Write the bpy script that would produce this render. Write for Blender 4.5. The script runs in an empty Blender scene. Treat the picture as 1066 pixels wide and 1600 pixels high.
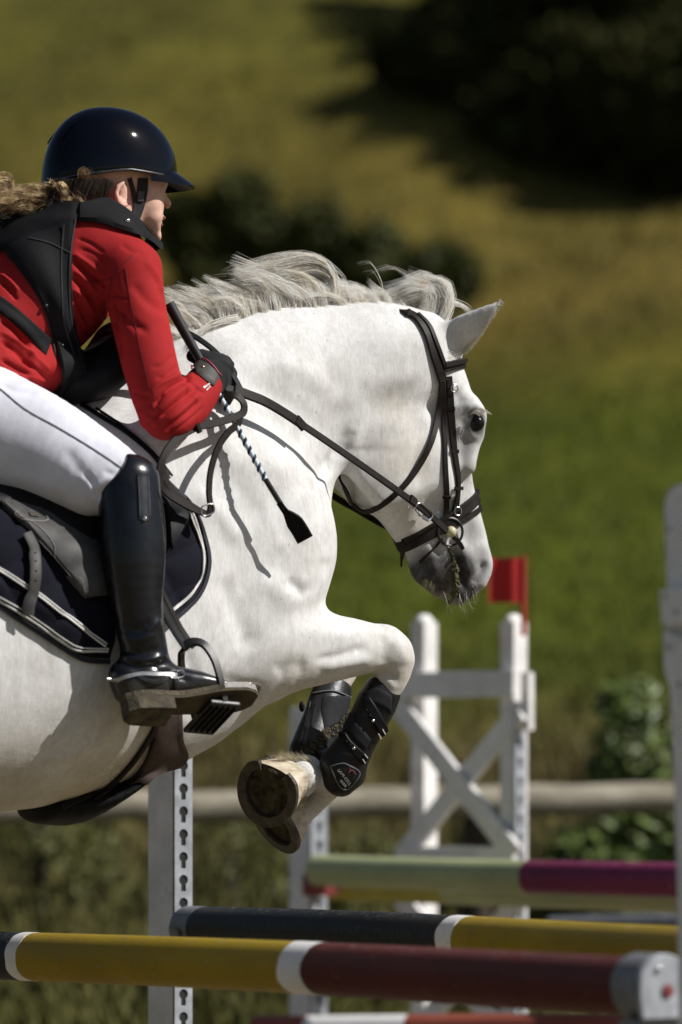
import bpy, bmesh, math, random
import numpy as np
from mathutils import Vector, Matrix
from mathutils.bvhtree import BVHTree
from mathutils.geometry import tessellate_polygon

random.seed(7)
rng = np.random.default_rng(7)
SC = bpy.context.scene
COL = SC.collection

# ------------------------------------------------------------------ camera
F, CX, HY, CAMH = 6600.0, 533.0, 1310.0, 1.15      # focal length in photo pixels, principal point, lens height
cam_d = bpy.data.cameras.new('camera')
cam_d.sensor_fit = 'VERTICAL'
cam_d.sensor_height = 36.0
cam_d.lens = F / 1600.0 * 36.0
cam_d.shift_y = (HY - 800.0) / 1600.0
cam_d.clip_start = 0.1
cam_d.clip_end = 2000
cam_d.dof.use_dof = True
cam_d.dof.focus_distance = 8.98
cam_d.dof.aperture_fstop = 2.4
cam = bpy.data.objects.new('camera', cam_d)
COL.objects.link(cam)
cam.location = (0, 0, CAMH)
cam.rotation_euler = (math.radians(90), 0, 0)
SC.camera = cam

# ------------------------------------------------------------------ sky, sun, exposure
SUNV = Vector((0.71, -0.15, 0.69)).normalized()      # towards the sun
w = bpy.data.worlds.new('World')
SC.world = w
w.use_nodes = True
wn = w.node_tree.nodes
bg = wn['Background']
sky = wn.new('ShaderNodeTexSky')
sky.sky_type = 'NISHITA'
sky.sun_disc = False
sky.sun_elevation = math.asin(SUNV.z)
sky.sun_rotation = math.atan2(SUNV.x, SUNV.y)
w.node_tree.links.new(sky.outputs[0], bg.inputs[0])
bg.inputs[1].default_value = 0.052
sun_d = bpy.data.lights.new('sun', 'SUN')
sun_d.energy = 5.0
sun_d.angle = math.radians(0.53)
sun_d.color = (1.0, 0.975, 0.94)
sun = bpy.data.objects.new('sun', sun_d)
COL.objects.link(sun)
sun.location = (6, -3, 9)
sun.rotation_euler = SUNV.to_track_quat('Z', 'Y').to_euler()
SC.view_settings.view_transform = 'Standard'
SC.view_settings.look = 'None'
SC.view_settings.exposure = 0.06
SC.view_settings.gamma = 1.0
SC.view_settings.use_curve_mapping = False
SC.cycles.use_denoising = True
SC.cycles.max_bounces = 9
SC.cycles.diffuse_bounces = 6
SC.cycles.transparent_max_bounces = 9
SC.cycles.diffuse_bounces = 6

# ------------------------------------------------------------------ object helpers
def tag(o, label=None, cat=None, group=None, kind=None):
    if label: o['label'] = label
    if cat: o['category'] = cat
    if group: o['group'] = group
    if kind: o['kind'] = kind
    return o

def link(o, parent=None):
    COL.objects.link(o)
    if parent is not None:
        o.parent = parent
    return o

def mesh_np(name, V, polys, mat=None, parent=None, smooth=True, attrs=None):
    """polys: int array (n,k) or list of such arrays / lists of tuples."""
    V = np.asarray(V, np.float32).reshape(-1, 3)
    me = bpy.data.meshes.new(name)
    if isinstance(polys, np.ndarray):
        polys = [polys]
    elif len(polys) and not isinstance(polys[0], np.ndarray):
        d = {}
        for p in polys:
            d.setdefault(len(p), []).append(p)
        polys = [np.array(v, np.int32) for v in d.values()]
    polys = [p for p in polys if len(p)]
    nl = sum(p.size for p in polys)
    npol = sum(len(p) for p in polys)
    me.vertices.add(len(V)); me.vertices.foreach_set('co', V.ravel())
    me.loops.add(nl)
    me.loops.foreach_set('vertex_index', np.concatenate([p.ravel() for p in polys]).astype(np.int32))
    me.polygons.add(npol)
    tot = np.concatenate([np.full(len(p), p.shape[1], np.int32) for p in polys])
    st = np.concatenate([[0], np.cumsum(tot)[:-1]]).astype(np.int32)
    me.polygons.foreach_set('loop_start', st)
    me.polygons.foreach_set('loop_total', tot)
    me.polygons.foreach_set('use_smooth', np.full(npol, bool(smooth)))
    me.update(calc_edges=True)
    me.validate()
    if smooth and len(V) < 9000:
        me.set_sharp_from_angle(angle=math.radians(38))
    if attrs:
        for k, a in attrs.items():
            at = me.attributes.new(k, 'FLOAT', 'POINT')
            at.data.foreach_set('value', np.asarray(a, np.float32))
    if mat is not None:
        me.materials.append(mat)
    o = bpy.data.objects.new(name, me)
    return link(o, parent)

# ------------------------------------------------------------------ materials
MATS = {}
def srgb(r, g, b):
    f = lambda c: (c / 255 / 12.92) if c <= 10 else (((c / 255) + .055) / 1.055) ** 2.4
    return (f(r), f(g), f(b))

class NT:
    def __init__(s, name):
        s.m = bpy.data.materials.new(name); s.m.use_nodes = True
        s.n = s.m.node_tree.nodes; s.l = s.m.node_tree.links
        s.p = s.n['Principled BSDF']
        s.tc = s.n.new('ShaderNodeTexCoord')
    def noise(s, scale, detail=4, rough=.55, vec=None, stretch=None):
        t = s.n.new('ShaderNodeTexNoise'); t.inputs['Scale'].default_value = scale
        t.inputs['Detail'].default_value = detail; t.inputs['Roughness'].default_value = rough
        src = vec if vec is not None else s.tc.outputs['Object']
        if stretch:
            mp = s.n.new('ShaderNodeMapping'); mp.inputs['Scale'].default_value = stretch
            s.l.new(src, mp.inputs[0]); src = mp.outputs[0]
        s.l.new(src, t.inputs['Vector'])
        return t.outputs['Fac']
    def ramp(s, fac, stops):
        r = s.n.new('ShaderNodeValToRGB'); e = r.color_ramp.elements
        while len(e) > 1: e.remove(e[-1])
        e[0].position = stops[0][0]; e[0].color = (*stops[0][1], 1)
        for p, c in stops[1:]:
            x = e.new(p); x.color = (*c, 1)
        s.l.new(fac, r.inputs[0])
        return r.outputs[0]
    def mix(s, fac, a, b, mode='MIX'):
        m = s.n.new('ShaderNodeMix'); m.data_type = 'RGBA'; m.blend_type = mode
        for sock, v in ((m.inputs[0], fac), (m.inputs[6], a), (m.inputs[7], b)):
            if hasattr(v, 'is_output'): s.l.new(v, sock)
            elif isinstance(v, (int, float)): sock.default_value = v
            else: sock.default_value = (*v, 1)
        return m.outputs[2]
    def math(s, op, a, b=0.0):
        m = s.n.new('ShaderNodeMath'); m.operation = op
        for sock, v in ((m.inputs[0], a), (m.inputs[1], b)):
            if hasattr(v, 'is_output'): s.l.new(v, sock)
            else: sock.default_value = v
        return m.outputs[0]
    def attr(s, name):
        a = s.n.new('ShaderNodeAttribute'); a.attribute_name = name
        return a.outputs['Fac']
    def bump(s, h, strength=.3, dist=.01, prev=None):
        b = s.n.new('ShaderNodeBump'); b.inputs['Strength'].default_value = strength
        b.inputs['Distance'].default_value = dist
        s.l.new(h, b.inputs['Height'])
        if prev is not None: s.l.new(prev, b.inputs['Normal'])
        return b.outputs[0]
    def done(s, col, rough=.6, normal=None, spec=.5, metal=0, coat=0, sheen=0, sss=0):
        p = s.p
        if hasattr(col, 'is_output'): s.l.new(col, p.inputs['Base Color'])
        else: p.inputs['Base Color'].default_value = (*col, 1)
        if hasattr(rough, 'is_output'): s.l.new(rough, p.inputs['Roughness'])
        else: p.inputs['Roughness'].default_value = rough
        p.inputs['Specular IOR Level'].default_value = spec
        p.inputs['Metallic'].default_value = metal
        p.inputs['Coat Weight'].default_value = coat
        p.inputs['Coat Roughness'].default_value = .04
        p.inputs['Sheen Weight'].default_value = sheen
        if sss:
            p.inputs['Subsurface Weight'].default_value = sss
            p.inputs['Subsurface Radius'].default_value = (.012, .005, .003)
            p.inputs['Subsurface Scale'].default_value = .5
        if normal is not None: s.l.new(normal, p.inputs['Normal'])
        return s.m

def simple(name, c, rough=.6, var=.25, nscale=40, bump=.15, bdist=.002, bscale=None, spec=.4, metal=0, coat=0, sheen=0, stretch=None):
    """one colour, mottled by noise, with fine relief"""
    if name in MATS: return MATS[name]
    t = NT(name)
    n = t.noise(nscale, 5, .6, stretch=stretch)
    c0 = tuple(max(0, x * (1 - var)) for x in c); c1 = tuple(min(1, x * (1 + var)) for x in c)
    col = t.ramp(n, [(.3, c0), (.7, c1)])
    nb = t.noise(bscale or nscale * 6, 4, .6, stretch=stretch)
    nm = t.bump(nb, bump, bdist)
    r = t.math('ADD', t.math('MULTIPLY', n, .2), rough - .1)
    MATS[name] = t.done(col, r, nm, spec=spec, metal=metal, coat=coat, sheen=sheen)
    return MATS[name]

# ------------------------------------------------------------------ the horse's own frame
# horse heads right and 30 degrees away from the lens; local x = forward, local y = its left, z up
YAW = math.radians(30)
CO, SI = math.cos(YAW), math.sin(YAW)
Y0 = 8.95
X0 = (300 - CX) / F * Y0
HF = Matrix.Translation((X0, Y0, 0)) @ Matrix.Rotation(YAW, 4, 'Z')
CAML = np.array(HF.inverted() @ Vector((0, 0, CAMH)))

def loc(px, py, r=0.0):
    """point seen at photo pixel px,py, r metres to the right of the horse's mid-plane -> horse frame"""
    k = (px - CX) / F
    s = (k * (Y0 - r * CO) - X0 - r * SI) / (CO - k * SI)
    Y = Y0 + s * SI - r * CO
    return np.array([s, -r, CAMH - (py - HY) / F * Y])

def depth(p):
    return Y0 + p[..., 0] * SI + p[..., 1] * CO

def proj(V):
    V = np.asarray(V)
    Y = Y0 + V[..., 0] * SI + V[..., 1] * CO
    X = X0 + V[..., 0] * CO - V[..., 1] * SI
    return CX + X / Y * F, HY - (V[..., 2] - CAMH) / Y * F

def ray(px, py):
    wd = Vector(((px - CX) / F, 1, -(py - HY) / F)).normalized()
    return Vector(CAML), HF.inverted().to_3x3() @ wd

def wpt(px, py, d):
    """world point at pixel, distance d along the view axis"""
    return Vector(((px - CX) / F * d, d, CAMH - (py - HY) / F * d))

def catmull(P, n, closed=False):
    """resample control points (m,k) through Catmull-Rom to n points, about evenly by chord"""
    P = np.asarray(P, float)
    if P.ndim == 1: P = P[:, None]
    m = len(P)
    if m == 2:
        t = np.linspace(0, 1, n)[:, None]
        return P[0] * (1 - t) + P[1] * t
    if closed:
        Q = np.vstack([P[-1], P, P[0], P[1]]); segs = m
    else:
        Q = np.vstack([2 * P[0] - P[1], P, 2 * P[-1] - P[-2]]); segs = m - 1
    out = []
    K = 16
    for i in range(segs):
        p0, p1, p2, p3 = Q[i], Q[i + 1], Q[i + 2], Q[i + 3]
        t = np.linspace(0, 1, K, endpoint=False)[:, None]
        out.append(.5 * ((2 * p1) + (-p0 + p2) * t + (2 * p0 - 5 * p1 + 4 * p2 - p3) * t ** 2 + (-p0 + 3 * p1 - 3 * p2 + p3) * t ** 3))
    out.append((P[0] if closed else P[-1])[None])
    D = np.vstack(out)
    dd = np.linalg.norm(np.diff(D[:, :3], axis=0), axis=1)
    L = np.concatenate([[0], np.cumsum(dd)])
    tt = np.linspace(0, L[-1], n + 1)[:-1] if closed else np.linspace(0, L[-1], n)
    return np.stack([np.interp(tt, L, D[:, j]) for j in range(D.shape[1])], 1)

# ------------------------------------------------------------------ implicit modelling
class Field:
    def __init__(s, lo, hi, h):
        s.h = h; s.lo = np.array(lo, np.float32)
        s.n = np.ceil((np.array(hi) - s.lo) / h).astype(int) + 1
        s.A = np.full(s.n, .25, np.float32)
        s.ax = [s.lo[i] + h * np.arange(s.n[i], dtype=np.float32) for i in range(3)]
    def box(s, lo, hi):
        i0 = np.clip(np.floor((np.array(lo) - s.lo) / s.h).astype(int), 0, s.n)
        i1 = np.clip(np.ceil((np.array(hi) - s.lo) / s.h).astype(int) + 1, 0, s.n)
        return i0, i1
    def put(s, i0, i1, d, k, op):
        sl = tuple(slice(a, b) for a, b in zip(i0, i1))
        a = s.A[sl]
        if op == 'sub':
            d = -d
            h = np.maximum(k - np.abs(a - d), 0) / k
            s.A[sl] = np.maximum(a, d) + h * h * k * .25
        else:
            h = np.maximum(k - np.abs(a - d), 0) / k
            s.A[sl] = np.minimum(a, d) - h * h * k * .25
    def tube(s, C, A, B, Vl, k=.02, op='add', p=2.0):
        """C centres (n,3), A / B half sizes across, Vl lateral direction (n,3)"""
        n = len(C)
        m = np.maximum(A, B) * 1.05 + k + .012
        lo = (C - m[:, None]).min(0); hi = (C + m[:, None]).max(0)
        i0, i1 = s.box(lo, hi)
        if np.any(i1 <= i0): return
        D = np.full(i1 - i0, .25, np.float32)
        for i in range(n - 1):
            c0, c1 = C[i], C[i + 1]
            T = c1 - c0; L = np.linalg.norm(T)
            if L < 1e-6: continue
            T = T / L
            v = (Vl[i] + Vl[i + 1]); v = v - T * (v @ T); v /= np.linalg.norm(v)
            u = np.cross(T, v)
            mm = max(m[i], m[i + 1])
            j0, j1 = s.box(np.minimum(c0, c1) - mm, np.maximum(c0, c1) + mm)
            j0 = np.maximum(j0, i0); j1 = np.minimum(j1, i1)
            if np.any(j1 <= j0): continue
            X = s.ax[0][j0[0]:j1[0], None, None] - np.float32(c0[0])
            Y = s.ax[1][None, j0[1]:j1[1], None] - np.float32(c0[1])
            Z = s.ax[2][None, None, j0[2]:j1[2]] - np.float32(c0[2])
            w = (X * np.float32(T[0]) + Y * np.float32(T[1]) + Z * np.float32(T[2]))
            t = np.clip(w / np.float32(L), 0, 1)
            w = w - t * np.float32(L)
            uu = X * np.float32(u[0]) + Y * np.float32(u[1]) + Z * np.float32(u[2])
            vv = X * np.float32(v[0]) + Y * np.float32(v[1]) + Z * np.float32(v[2])
            a = np.float32(A[i]) + t * np.float32(A[i + 1] - A[i])
            b = np.float32(B[i]) + t * np.float32(B[i + 1] - B[i])
            mn = np.minimum(a, b)
            if p == 2.0: q = np.sqrt((uu / a) ** 2 + (vv / b) ** 2 + (w / mn) ** 2)
            else: q = (np.abs(uu / a) ** np.float32(p) + np.abs(vv / b) ** np.float32(p) + np.abs(w / mn) ** np.float32(p)) ** np.float32(1 / p)
            d = (q - 1) * mn
            k0 = j0 - i0; k1 = j1 - i0
            sl = tuple(slice(x, y) for x, y in zip(k0, k1))
            D[sl] = np.minimum(D[sl], d)
        s.put(i0, i1, D, k, op)
    def mesh(s, smooth=2):
        V, Q = surface_nets(s.A, s.lo, s.h)
        return relax(V, Q, smooth), Q

def surface_nets(A, lo, h):
    ins = A < 0
    nx, ny, nz = A.shape
    cnt = np.zeros((nx - 1, ny - 1, nz - 1), np.int8)
    offs = [(i, j, k) for i in (0, 1) for j in (0, 1) for k in (0, 1)]
    for i, j, k in offs:
        cnt += ins[i:nx - 1 + i, j:ny - 1 + j, k:nz - 1 + k]
    act = (cnt > 0) & (cnt < 8)
    I = np.argwhere(act)
    vals = {o: A[I[:, 0] + o[0], I[:, 1] + o[1], I[:, 2] + o[2]] for o in offs}
    P = np.zeros((len(I), 3), np.float64); N = np.zeros(len(I))
    for a in offs:
        for ax in range(3):
            if a[ax] == 0:
                b = list(a); b[ax] = 1; b = tuple(b)
                va, vb = vals[a], vals[b]
                c = (va < 0) != (vb < 0)
                t = np.where(c, va / np.where(c, va - vb, 1), 0)
                for q in range(3):
                    P[:, q] += np.where(c, a[q] + (t if q == ax else 0), 0)
                N += c
    P = (P / N[:, None] + I) * h + lo
    idx = np.full(act.shape, -1, np.int32)
    idx[act] = np.arange(len(I))
    quads = []
    for ax in range(3):
        o = [(1, 2), (2, 0), (0, 1)][ax]
        s0 = [slice(None)] * 3; s1 = [slice(None)] * 3
        s0[ax] = slice(0, -1); s1[ax] = slice(1, None)
        cr = ins[tuple(s0)] != ins[tuple(s1)]
        E = np.argwhere(cr)
        E = E[(E[:, o[0]] > 0) & (E[:, o[1]] > 0) & (E[:, o[0]] < A.shape[o[0]] - 1) & (E[:, o[1]] < A.shape[o[1]] - 1)]
        fl = ins[E[:, 0], E[:, 1], E[:, 2]]
        def g(da, db):
            e = E.copy(); e[:, o[0]] += da; e[:, o[1]] += db
            return idx[e[:, 0], e[:, 1], e[:, 2]]
        q = np.stack([g(-1, -1), g(0, -1), g(0, 0), g(-1, 0)], 1)
        q[~fl] = q[~fl][:, ::-1]
        quads.append(q)
    return P, np.vstack(quads)

def relax(V, Q, it, lam=.5):
    E = np.vstack([Q[:, [0, 1]], Q[:, [1, 2]], Q[:, [2, 3]], Q[:, [3, 0]]])
    n = len(V)
    deg = np.bincount(E.ravel(), minlength=n).astype(float); deg[deg == 0] = 1
    for _ in range(it):
        S = np.stack([np.bincount(E[:, 0], V[E[:, 1], j], n) + np.bincount(E[:, 1], V[E[:, 0], j], n) for j in range(3)], 1)
        V = V + lam * (S / deg[:, None] - V)
    return V

def vnormals(V, Q):
    fn = np.cross(V[Q[:, 2]] - V[Q[:, 0]], V[Q[:, 3]] - V[Q[:, 1]])
    N = np.stack([sum(np.bincount(Q[:, c], fn[:, j], len(V)) for c in range(4)) for j in range(3)], 1)
    return N / np.maximum(np.linalg.norm(N, axis=1), 1e-12)[:, None]

def sculpt(V, Q, strokes, passes=1):
    """push the surface out (+) or in (-) along soft strokes drawn over the side the lens sees, mirrored side untouched.
    stroke: (points px, width px, height m[, rmin])"""
    N = vnormals(V, Q)
    px, py = proj(V)
    view = CAML - V; view /= np.linalg.norm(view, axis=1)[:, None]
    facing = np.clip((N * view).sum(1) * 3 + .3, 0, 1)
    D = np.zeros(len(V))
    for st in strokes:
        pts, wd, ht = st[0], st[1], st[2]
        rmin = st[3] if len(st) > 3 else -9
        P = catmull(np.array(pts, float), max(12, len(pts) * 8)) if len(pts) > 1 else np.array(pts, float)
        x0, y0 = P.min(0) - 3 * wd; x1, y1 = P.max(0) + 3 * wd
        m = np.where((px > x0) & (px < x1) & (py > y0) & (py < y1) & (-V[:, 1] > rmin))[0]
        if not len(m): continue
        q = np.stack([px[m], py[m]], 1)
        best = np.full(len(m), 1e9); fade = np.ones(len(m))
        if len(P) == 1:
            best = np.linalg.norm(q - P[0], axis=1)
        else:
            for i in range(len(P) - 1):
                a, b = P[i], P[i + 1]; ab = b - a
                t = np.clip(((q - a) @ ab) / max(ab @ ab, 1e-9), 0, 1)
                dist = np.linalg.norm(q - a - t[:, None] * ab, axis=1)
                s = (i + t) / (len(P) - 1)
                fd = np.clip(np.minimum(s, 1 - s) * 6, 0, 1)
                up = dist < best
                best = np.where(up, dist, best); fade = np.where(up, fd, fade)
        D[m] += ht * np.exp(-(best / wd) ** 2) * fade
    return V + N * (D * facing)[:, None]

def chain(st, n=None, r=None, mirror=False, grow=0.0, lat=(0, 1, 0)):
    """stations (px, py, half extent in px, lateral half width in m[, r]) -> C, A, B, lateral"""
    C, A, B = [], [], []
    for q in st:
        rr = q[4] if len(q) > 4 else (r or 0.0)
        C.append(loc(q[0], q[1], rr))
    C = np.array(C)
    P = np.array([[q[0], q[1]] for q in st], float)
    for i, q in enumerate(st):
        a, b = max(i - 1, 0), min(i + 1, len(st) - 1)
        t = P[b] - P[a]; t = t / max(np.linalg.norm(t), 1e-6)
        nx, nz = -t[1], t[0]
        Wm = q[2] * depth(C[i]) / F
        bb = q[3]
        e = math.sqrt(max(Wm ** 2 - (.5 * bb * nx) ** 2, (.45 * Wm) ** 2)) / math.sqrt((CO * nx) ** 2 + nz ** 2)
        A.append(e + grow); B.append(bb + grow)
    M = np.hstack([C, np.array(A)[:, None], np.array(B)[:, None]])
    L = np.linalg.norm(np.diff(C, axis=0), axis=1).sum()
    n = n or int(max(6, min(40, L / .02)))
    M = catmull(M, n)
    if mirror: M[:, 1] *= -1
    return M[:, :3], np.maximum(M[:, 3], .002), np.maximum(M[:, 4], .002), np.tile(np.array(lat, float), (n, 1))

def root(name, base, label, cat, group=None):
    """Empty at a thing's base (base given in the horse frame)"""
    e = bpy.data.objects.new(name, None)
    e.empty_display_size = .05
    COL.objects.link(e)
    e.matrix_world = HF @ Matrix.Translation(Vector(base))
    e['base'] = list(map(float, base))
    tag(e, label, cat, group)
    BASE[e.name] = np.array(base, float)
    return e
BASE = {}

def part(name, V, polys, mat, rt, smooth=True, attrs=None, parent=None):
    """mesh in the horse frame, parented under root rt (or under a part of it)"""
    V = np.asarray(V, float) - BASE[rt.name]
    return mesh_np(name, V, polys, mat, parent or rt, smooth, attrs)

def bvh_of(V, Q):
    return BVHTree.FromPolygons([tuple(v) for v in V], [tuple(int(i) for i in q) for q in Q])

# ------------------------------------------------------------------ laying straps and patches on a surface
def hit(bvhs, px, py):
    o, d = ray(px, py)
    best = None
    for b in bvhs:
        c, n, i, dist = b.ray_cast(o, d)
        if c is not None and (best is None or dist < best[2]):
            if n.dot(d) > 0: n = -n
            best = (np.array(c), np.array(n), dist)
    return best

def at_depth(px, py, dist):
    o, d = ray(px, py)
    return np.array(o + d * dist)

def ribbon(P, Nn, wd, th, closed=False):
    """flat strap along P (n,3) with face normals Nn, width wd (scalar or (n,)), thickness th; rounded edge section"""
    P = np.asarray(P, float); n = len(P)
    if closed:
        T = np.roll(P, -1, 0) - np.roll(P, 1, 0)
    else:
        T = np.gradient(P, axis=0)
    T /= np.maximum(np.linalg.norm(T, axis=1), 1e-9)[:, None]
    Nn = np.asarray(Nn, float)
    Nn = Nn - T * (Nn * T).sum(1)[:, None]
    Nn /= np.maximum(np.linalg.norm(Nn, axis=1), 1e-9)[:, None]
    S = np.cross(T, Nn)
    wd = np.broadcast_to(np.asarray(wd, float), (n,))
    prof = [(-.5, -.1), (-.5, .6), (-.43, 1), (.43, 1), (.5, .6), (.5, -.1), (.44, -.3), (-.44, -.3)]
    k = len(prof)
    V = np.zeros((n, k, 3))
    for j, (a, b) in enumerate(prof):
        V[:, j] = P + S * (a * wd)[:, None] + Nn * (b * th)
    V = V.reshape(-1, 3)
    Fc = []
    m = n if closed else n - 1
    for i in range(m):
        i2 = (i + 1) % n
        for j in range(k):
            j2 = (j + 1) % k
            Fc.append((i * k + j, i * k + j2, i2 * k + j2, i2 * k + j))
    out = [np.array(Fc, np.int32)]
    if not closed:
        out.append(np.array([list(range(k))[::-1], [(n - 1) * k + j for j in range(k)]], np.int32))
    return V, out

def drape_strap(pts, wd, th, bvhs, off=.004, n=40, sm=6, dflt=None):
    """strap following photo pixels, resting on the surfaces under it"""
    P2 = catmull(np.array(pts, float), n)
    ds, Ns = [], []
    last = None
    for x, y in P2[:, :2]:
        h = hit(bvhs, x, y)
        ds.append(h[2] if h else np.nan); Ns.append(h[1] if h else None)
    ds = np.array(ds)
    ok = ~np.isnan(ds)
    if not ok.any():
        ds[:] = dflt if dflt else 8.9
        ok[:] = True
    ii = np.arange(n)
    ds = np.interp(ii, ii[ok], ds[ok])
    nn = np.array([x if x is not None else (np.nan,) * 3 for x in Ns], float)
    for j in range(3):
        g = ~np.isnan(nn[:, j])
        nn[:, j] = np.interp(ii, ii[g], nn[g, j]) if g.any() else (0, -1, 0)[j]
    for _ in range(sm):
        d2 = np.convolve(np.pad(ds, 1, 'edge'), [.25, .5, .25], 'valid')
        ds = np.minimum(d2, ds + .0015)
        nn = np.stack([np.convolve(np.pad(nn[:, j], 1, 'edge'), [.25, .5, .25], 'valid') for j in range(3)], 1)
    nn /= np.linalg.norm(nn, axis=1)[:, None]
    P = np.array([at_depth(x, y, d) for (x, y), d in zip(P2[:, :2], ds)]) + nn * off
    return P, nn, ribbon(P, nn, wd, th)

def patch(A, B, nu, nv, bvhs, off, th, bulge=None, sm=3, dflt=None, edge_round=True):
    """cloth / leather panel between two edge lines drawn in photo pixels, laid on what is under it"""
    a = catmull(np.array(A, float), nu); b = catmull(np.array(B, float), nu)
    t = np.linspace(0, 1, nv)
    G = a[:, None, :2] * (1 - t)[None, :, None] + b[:, None, :2] * t[None, :, None]
    D = np.full((nu, nv), np.nan); Nn = np.full((nu, nv, 3), np.nan)
    for i in range(nu):
        for j in range(nv):
            h = hit(bvhs, *G[i, j])
            if h: D[i, j] = h[2]; Nn[i, j] = h[1]
    bad = np.isnan(D)
    if bad.all(): D[:] = dflt or 8.8
    else:
        for _ in range(400):                                 # grow depth into places where nothing lies beneath
            bad = np.isnan(D)
            if not bad.any(): break
            Dp = np.pad(D, 1, constant_values=np.nan)
            st = np.stack([Dp[:-2, 1:-1], Dp[2:, 1:-1], Dp[1:-1, :-2], Dp[1:-1, 2:]])
            with np.errstate(all='ignore'):
                import warnings; warnings.simplefilter('ignore')
                av = np.nanmean(st, 0)
            D = np.where(bad, av, D)
    for _ in range(sm):
        Dp = np.pad(D, 1, 'edge')
        D2 = (Dp[:-2, 1:-1] + Dp[2:, 1:-1] + Dp[1:-1, :-2] + Dp[1:-1, 2:]) / 4
        D = np.minimum(.5 * D + .5 * D2, D + .002)
    P = np.array([[at_depth(G[i, j, 0], G[i, j, 1], D[i, j]) for j in range(nv)] for i in range(nu)])
    du = np.gradient(P, axis=0); dv = np.gradient(P, axis=1)
    N = np.cross(du, dv); N /= np.maximum(np.linalg.norm(N, axis=2), 1e-9)[..., None]
    view = CAML - P
    sgn = np.sign((N * view).sum(2)); sgn[sgn == 0] = 1
    if (sgn > 0).mean() < .5: N = -N
    o = np.full((nu, nv), float(off))
    if bulge is not None:
        uu, vv = np.meshgrid(np.linspace(0, 1, nu), t, indexing='ij')
        o = o + bulge(uu, vv, G[..., 0], G[..., 1])
    P = P + N * o[..., None]
    if edge_round:
        e = np.ones((nu, nv)); e[0] = e[-1] = 0; e[:, 0] = e[:, -1] = 0
    else: e = np.ones((nu, nv))
    top = P + N * (th * e)[..., None]
    bot = P - N * (th * .2)
    V = np.vstack([top.reshape(-1, 3), bot.reshape(-1, 3)])
    n1 = nu * nv
    idx = np.arange(n1).reshape(nu, nv)
    q = np.stack([idx[:-1, :-1], idx[1:, :-1], idx[1:, 1:], idx[:-1, 1:]], -1).reshape(-1, 4)
    rim = np.concatenate([idx[:-1, 0], idx[-1, :-1], idx[1:, -1][::-1], idx[0, 1:][::-1]])
    r2 = np.roll(rim, -1)
    sides = np.stack([rim, r2, r2 + n1, rim + n1], 1)
    return V, [np.vstack([q, q[:, ::-1] + n1, sides]).astype(np.int32)], P, N

def hull_band(V, c, dirpx, R, wd, th, off=.003, n=48, slab=.006, keep=None):
    """taut strap round a limb or nose: convex loop of the surface cut by a plane through c along an image direction and the lateral axis"""
    c = np.asarray(c, float)
    d = loc(dirpx[2], dirpx[3], -c[1]) - loc(dirpx[0], dirpx[1], -c[1]); d /= np.linalg.norm(d)
    l = np.array([0, 1., 0]); l = l - d * (d @ l); l /= np.linalg.norm(l)
    nrm = np.cross(d, l)
    q = V - c
    m = (np.abs(q @ nrm) < slab) & (np.linalg.norm(q, axis=1) < R)
    p2 = np.stack([q[m] @ d, q[m] @ l], 1)
    p2 = p2[np.lexsort((p2[:, 1], p2[:, 0]))]
    def half(pts):
        h = []
        for p in pts:
            while len(h) >= 2 and np.cross(h[-1] - h[-2], p - h[-2]) <= 0: h.pop()
            h.append(p)
        return h[:-1]
    H = np.array(half(p2) + half(p2[::-1]))
    H = np.vstack([H, H[:1]])
    L = np.concatenate([[0], np.cumsum(np.linalg.norm(np.diff(H, axis=0), axis=1))])
    tt = np.linspace(0, L[-1], n + 1)[:-1]
    H = np.stack([np.interp(tt, L, H[:, j]) for j in range(2)], 1)
    for _ in range(3):
        H = .25 * np.roll(H, 1, 0) + .5 * H + .25 * np.roll(H, -1, 0)
    cen = H.mean(0)
    nr = H - cen; nr /= np.linalg.norm(nr, axis=1)[:, None]
    P = c + (H[:, :1] + nr[:, :1] * off) * d + (H[:, 1:] + nr[:, 1:] * off) * l
    Nn = nr[:, :1] * d + nr[:, 1:] * l
    return P, Nn, ribbon(P, Nn, wd, th, closed=True)

def tubepath(P, R, k=8, closed=False, cap=True):
    """round tube along P with radius R"""
    P = np.asarray(P, float); n = len(P)
    R = np.broadcast_to(np.asarray(R, float), (n,))
    T = (np.roll(P, -1, 0) - np.roll(P, 1, 0)) if closed else np.gradient(P, axis=0)
    T /= np.maximum(np.linalg.norm(T, axis=1), 1e-9)[:, None]
    u = np.cross(T[0], (0, 0, 1.0))
    if np.linalg.norm(u) < .1: u = np.cross(T[0], (1., 0, 0))
    u /= np.linalg.norm(u)
    U = []
    for i in range(n):
        u = u - T[i] * (u @ T[i]); u /= np.linalg.norm(u); U.append(u)
    U = np.array(U); W = np.cross(T, U)
    a = np.arange(k) / k * 2 * math.pi
    V = P[:, None] + R[:, None, None] * (np.cos(a)[None, :, None] * U[:, None] + np.sin(a)[None, :, None] * W[:, None])
    idx = np.arange(n * k).reshape(n, k)
    nx = np.roll(idx, -1, 1)
    if closed:
        q = np.stack([idx, nx, np.roll(nx, -1, 0), np.roll(idx, -1, 0)], -1).reshape(-1, 4)
        return V.reshape(-1, 3), [q.astype(np.int32)]
    q = np.stack([idx[:-1], nx[:-1], nx[1:], idx[1:]], -1).reshape(-1, 4)
    out = [q.astype(np.int32)]
    if cap and k > 2: out.append(np.array([idx[0][::-1], idx[-1]], np.int32))
    return V.reshape(-1, 3), out

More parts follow.
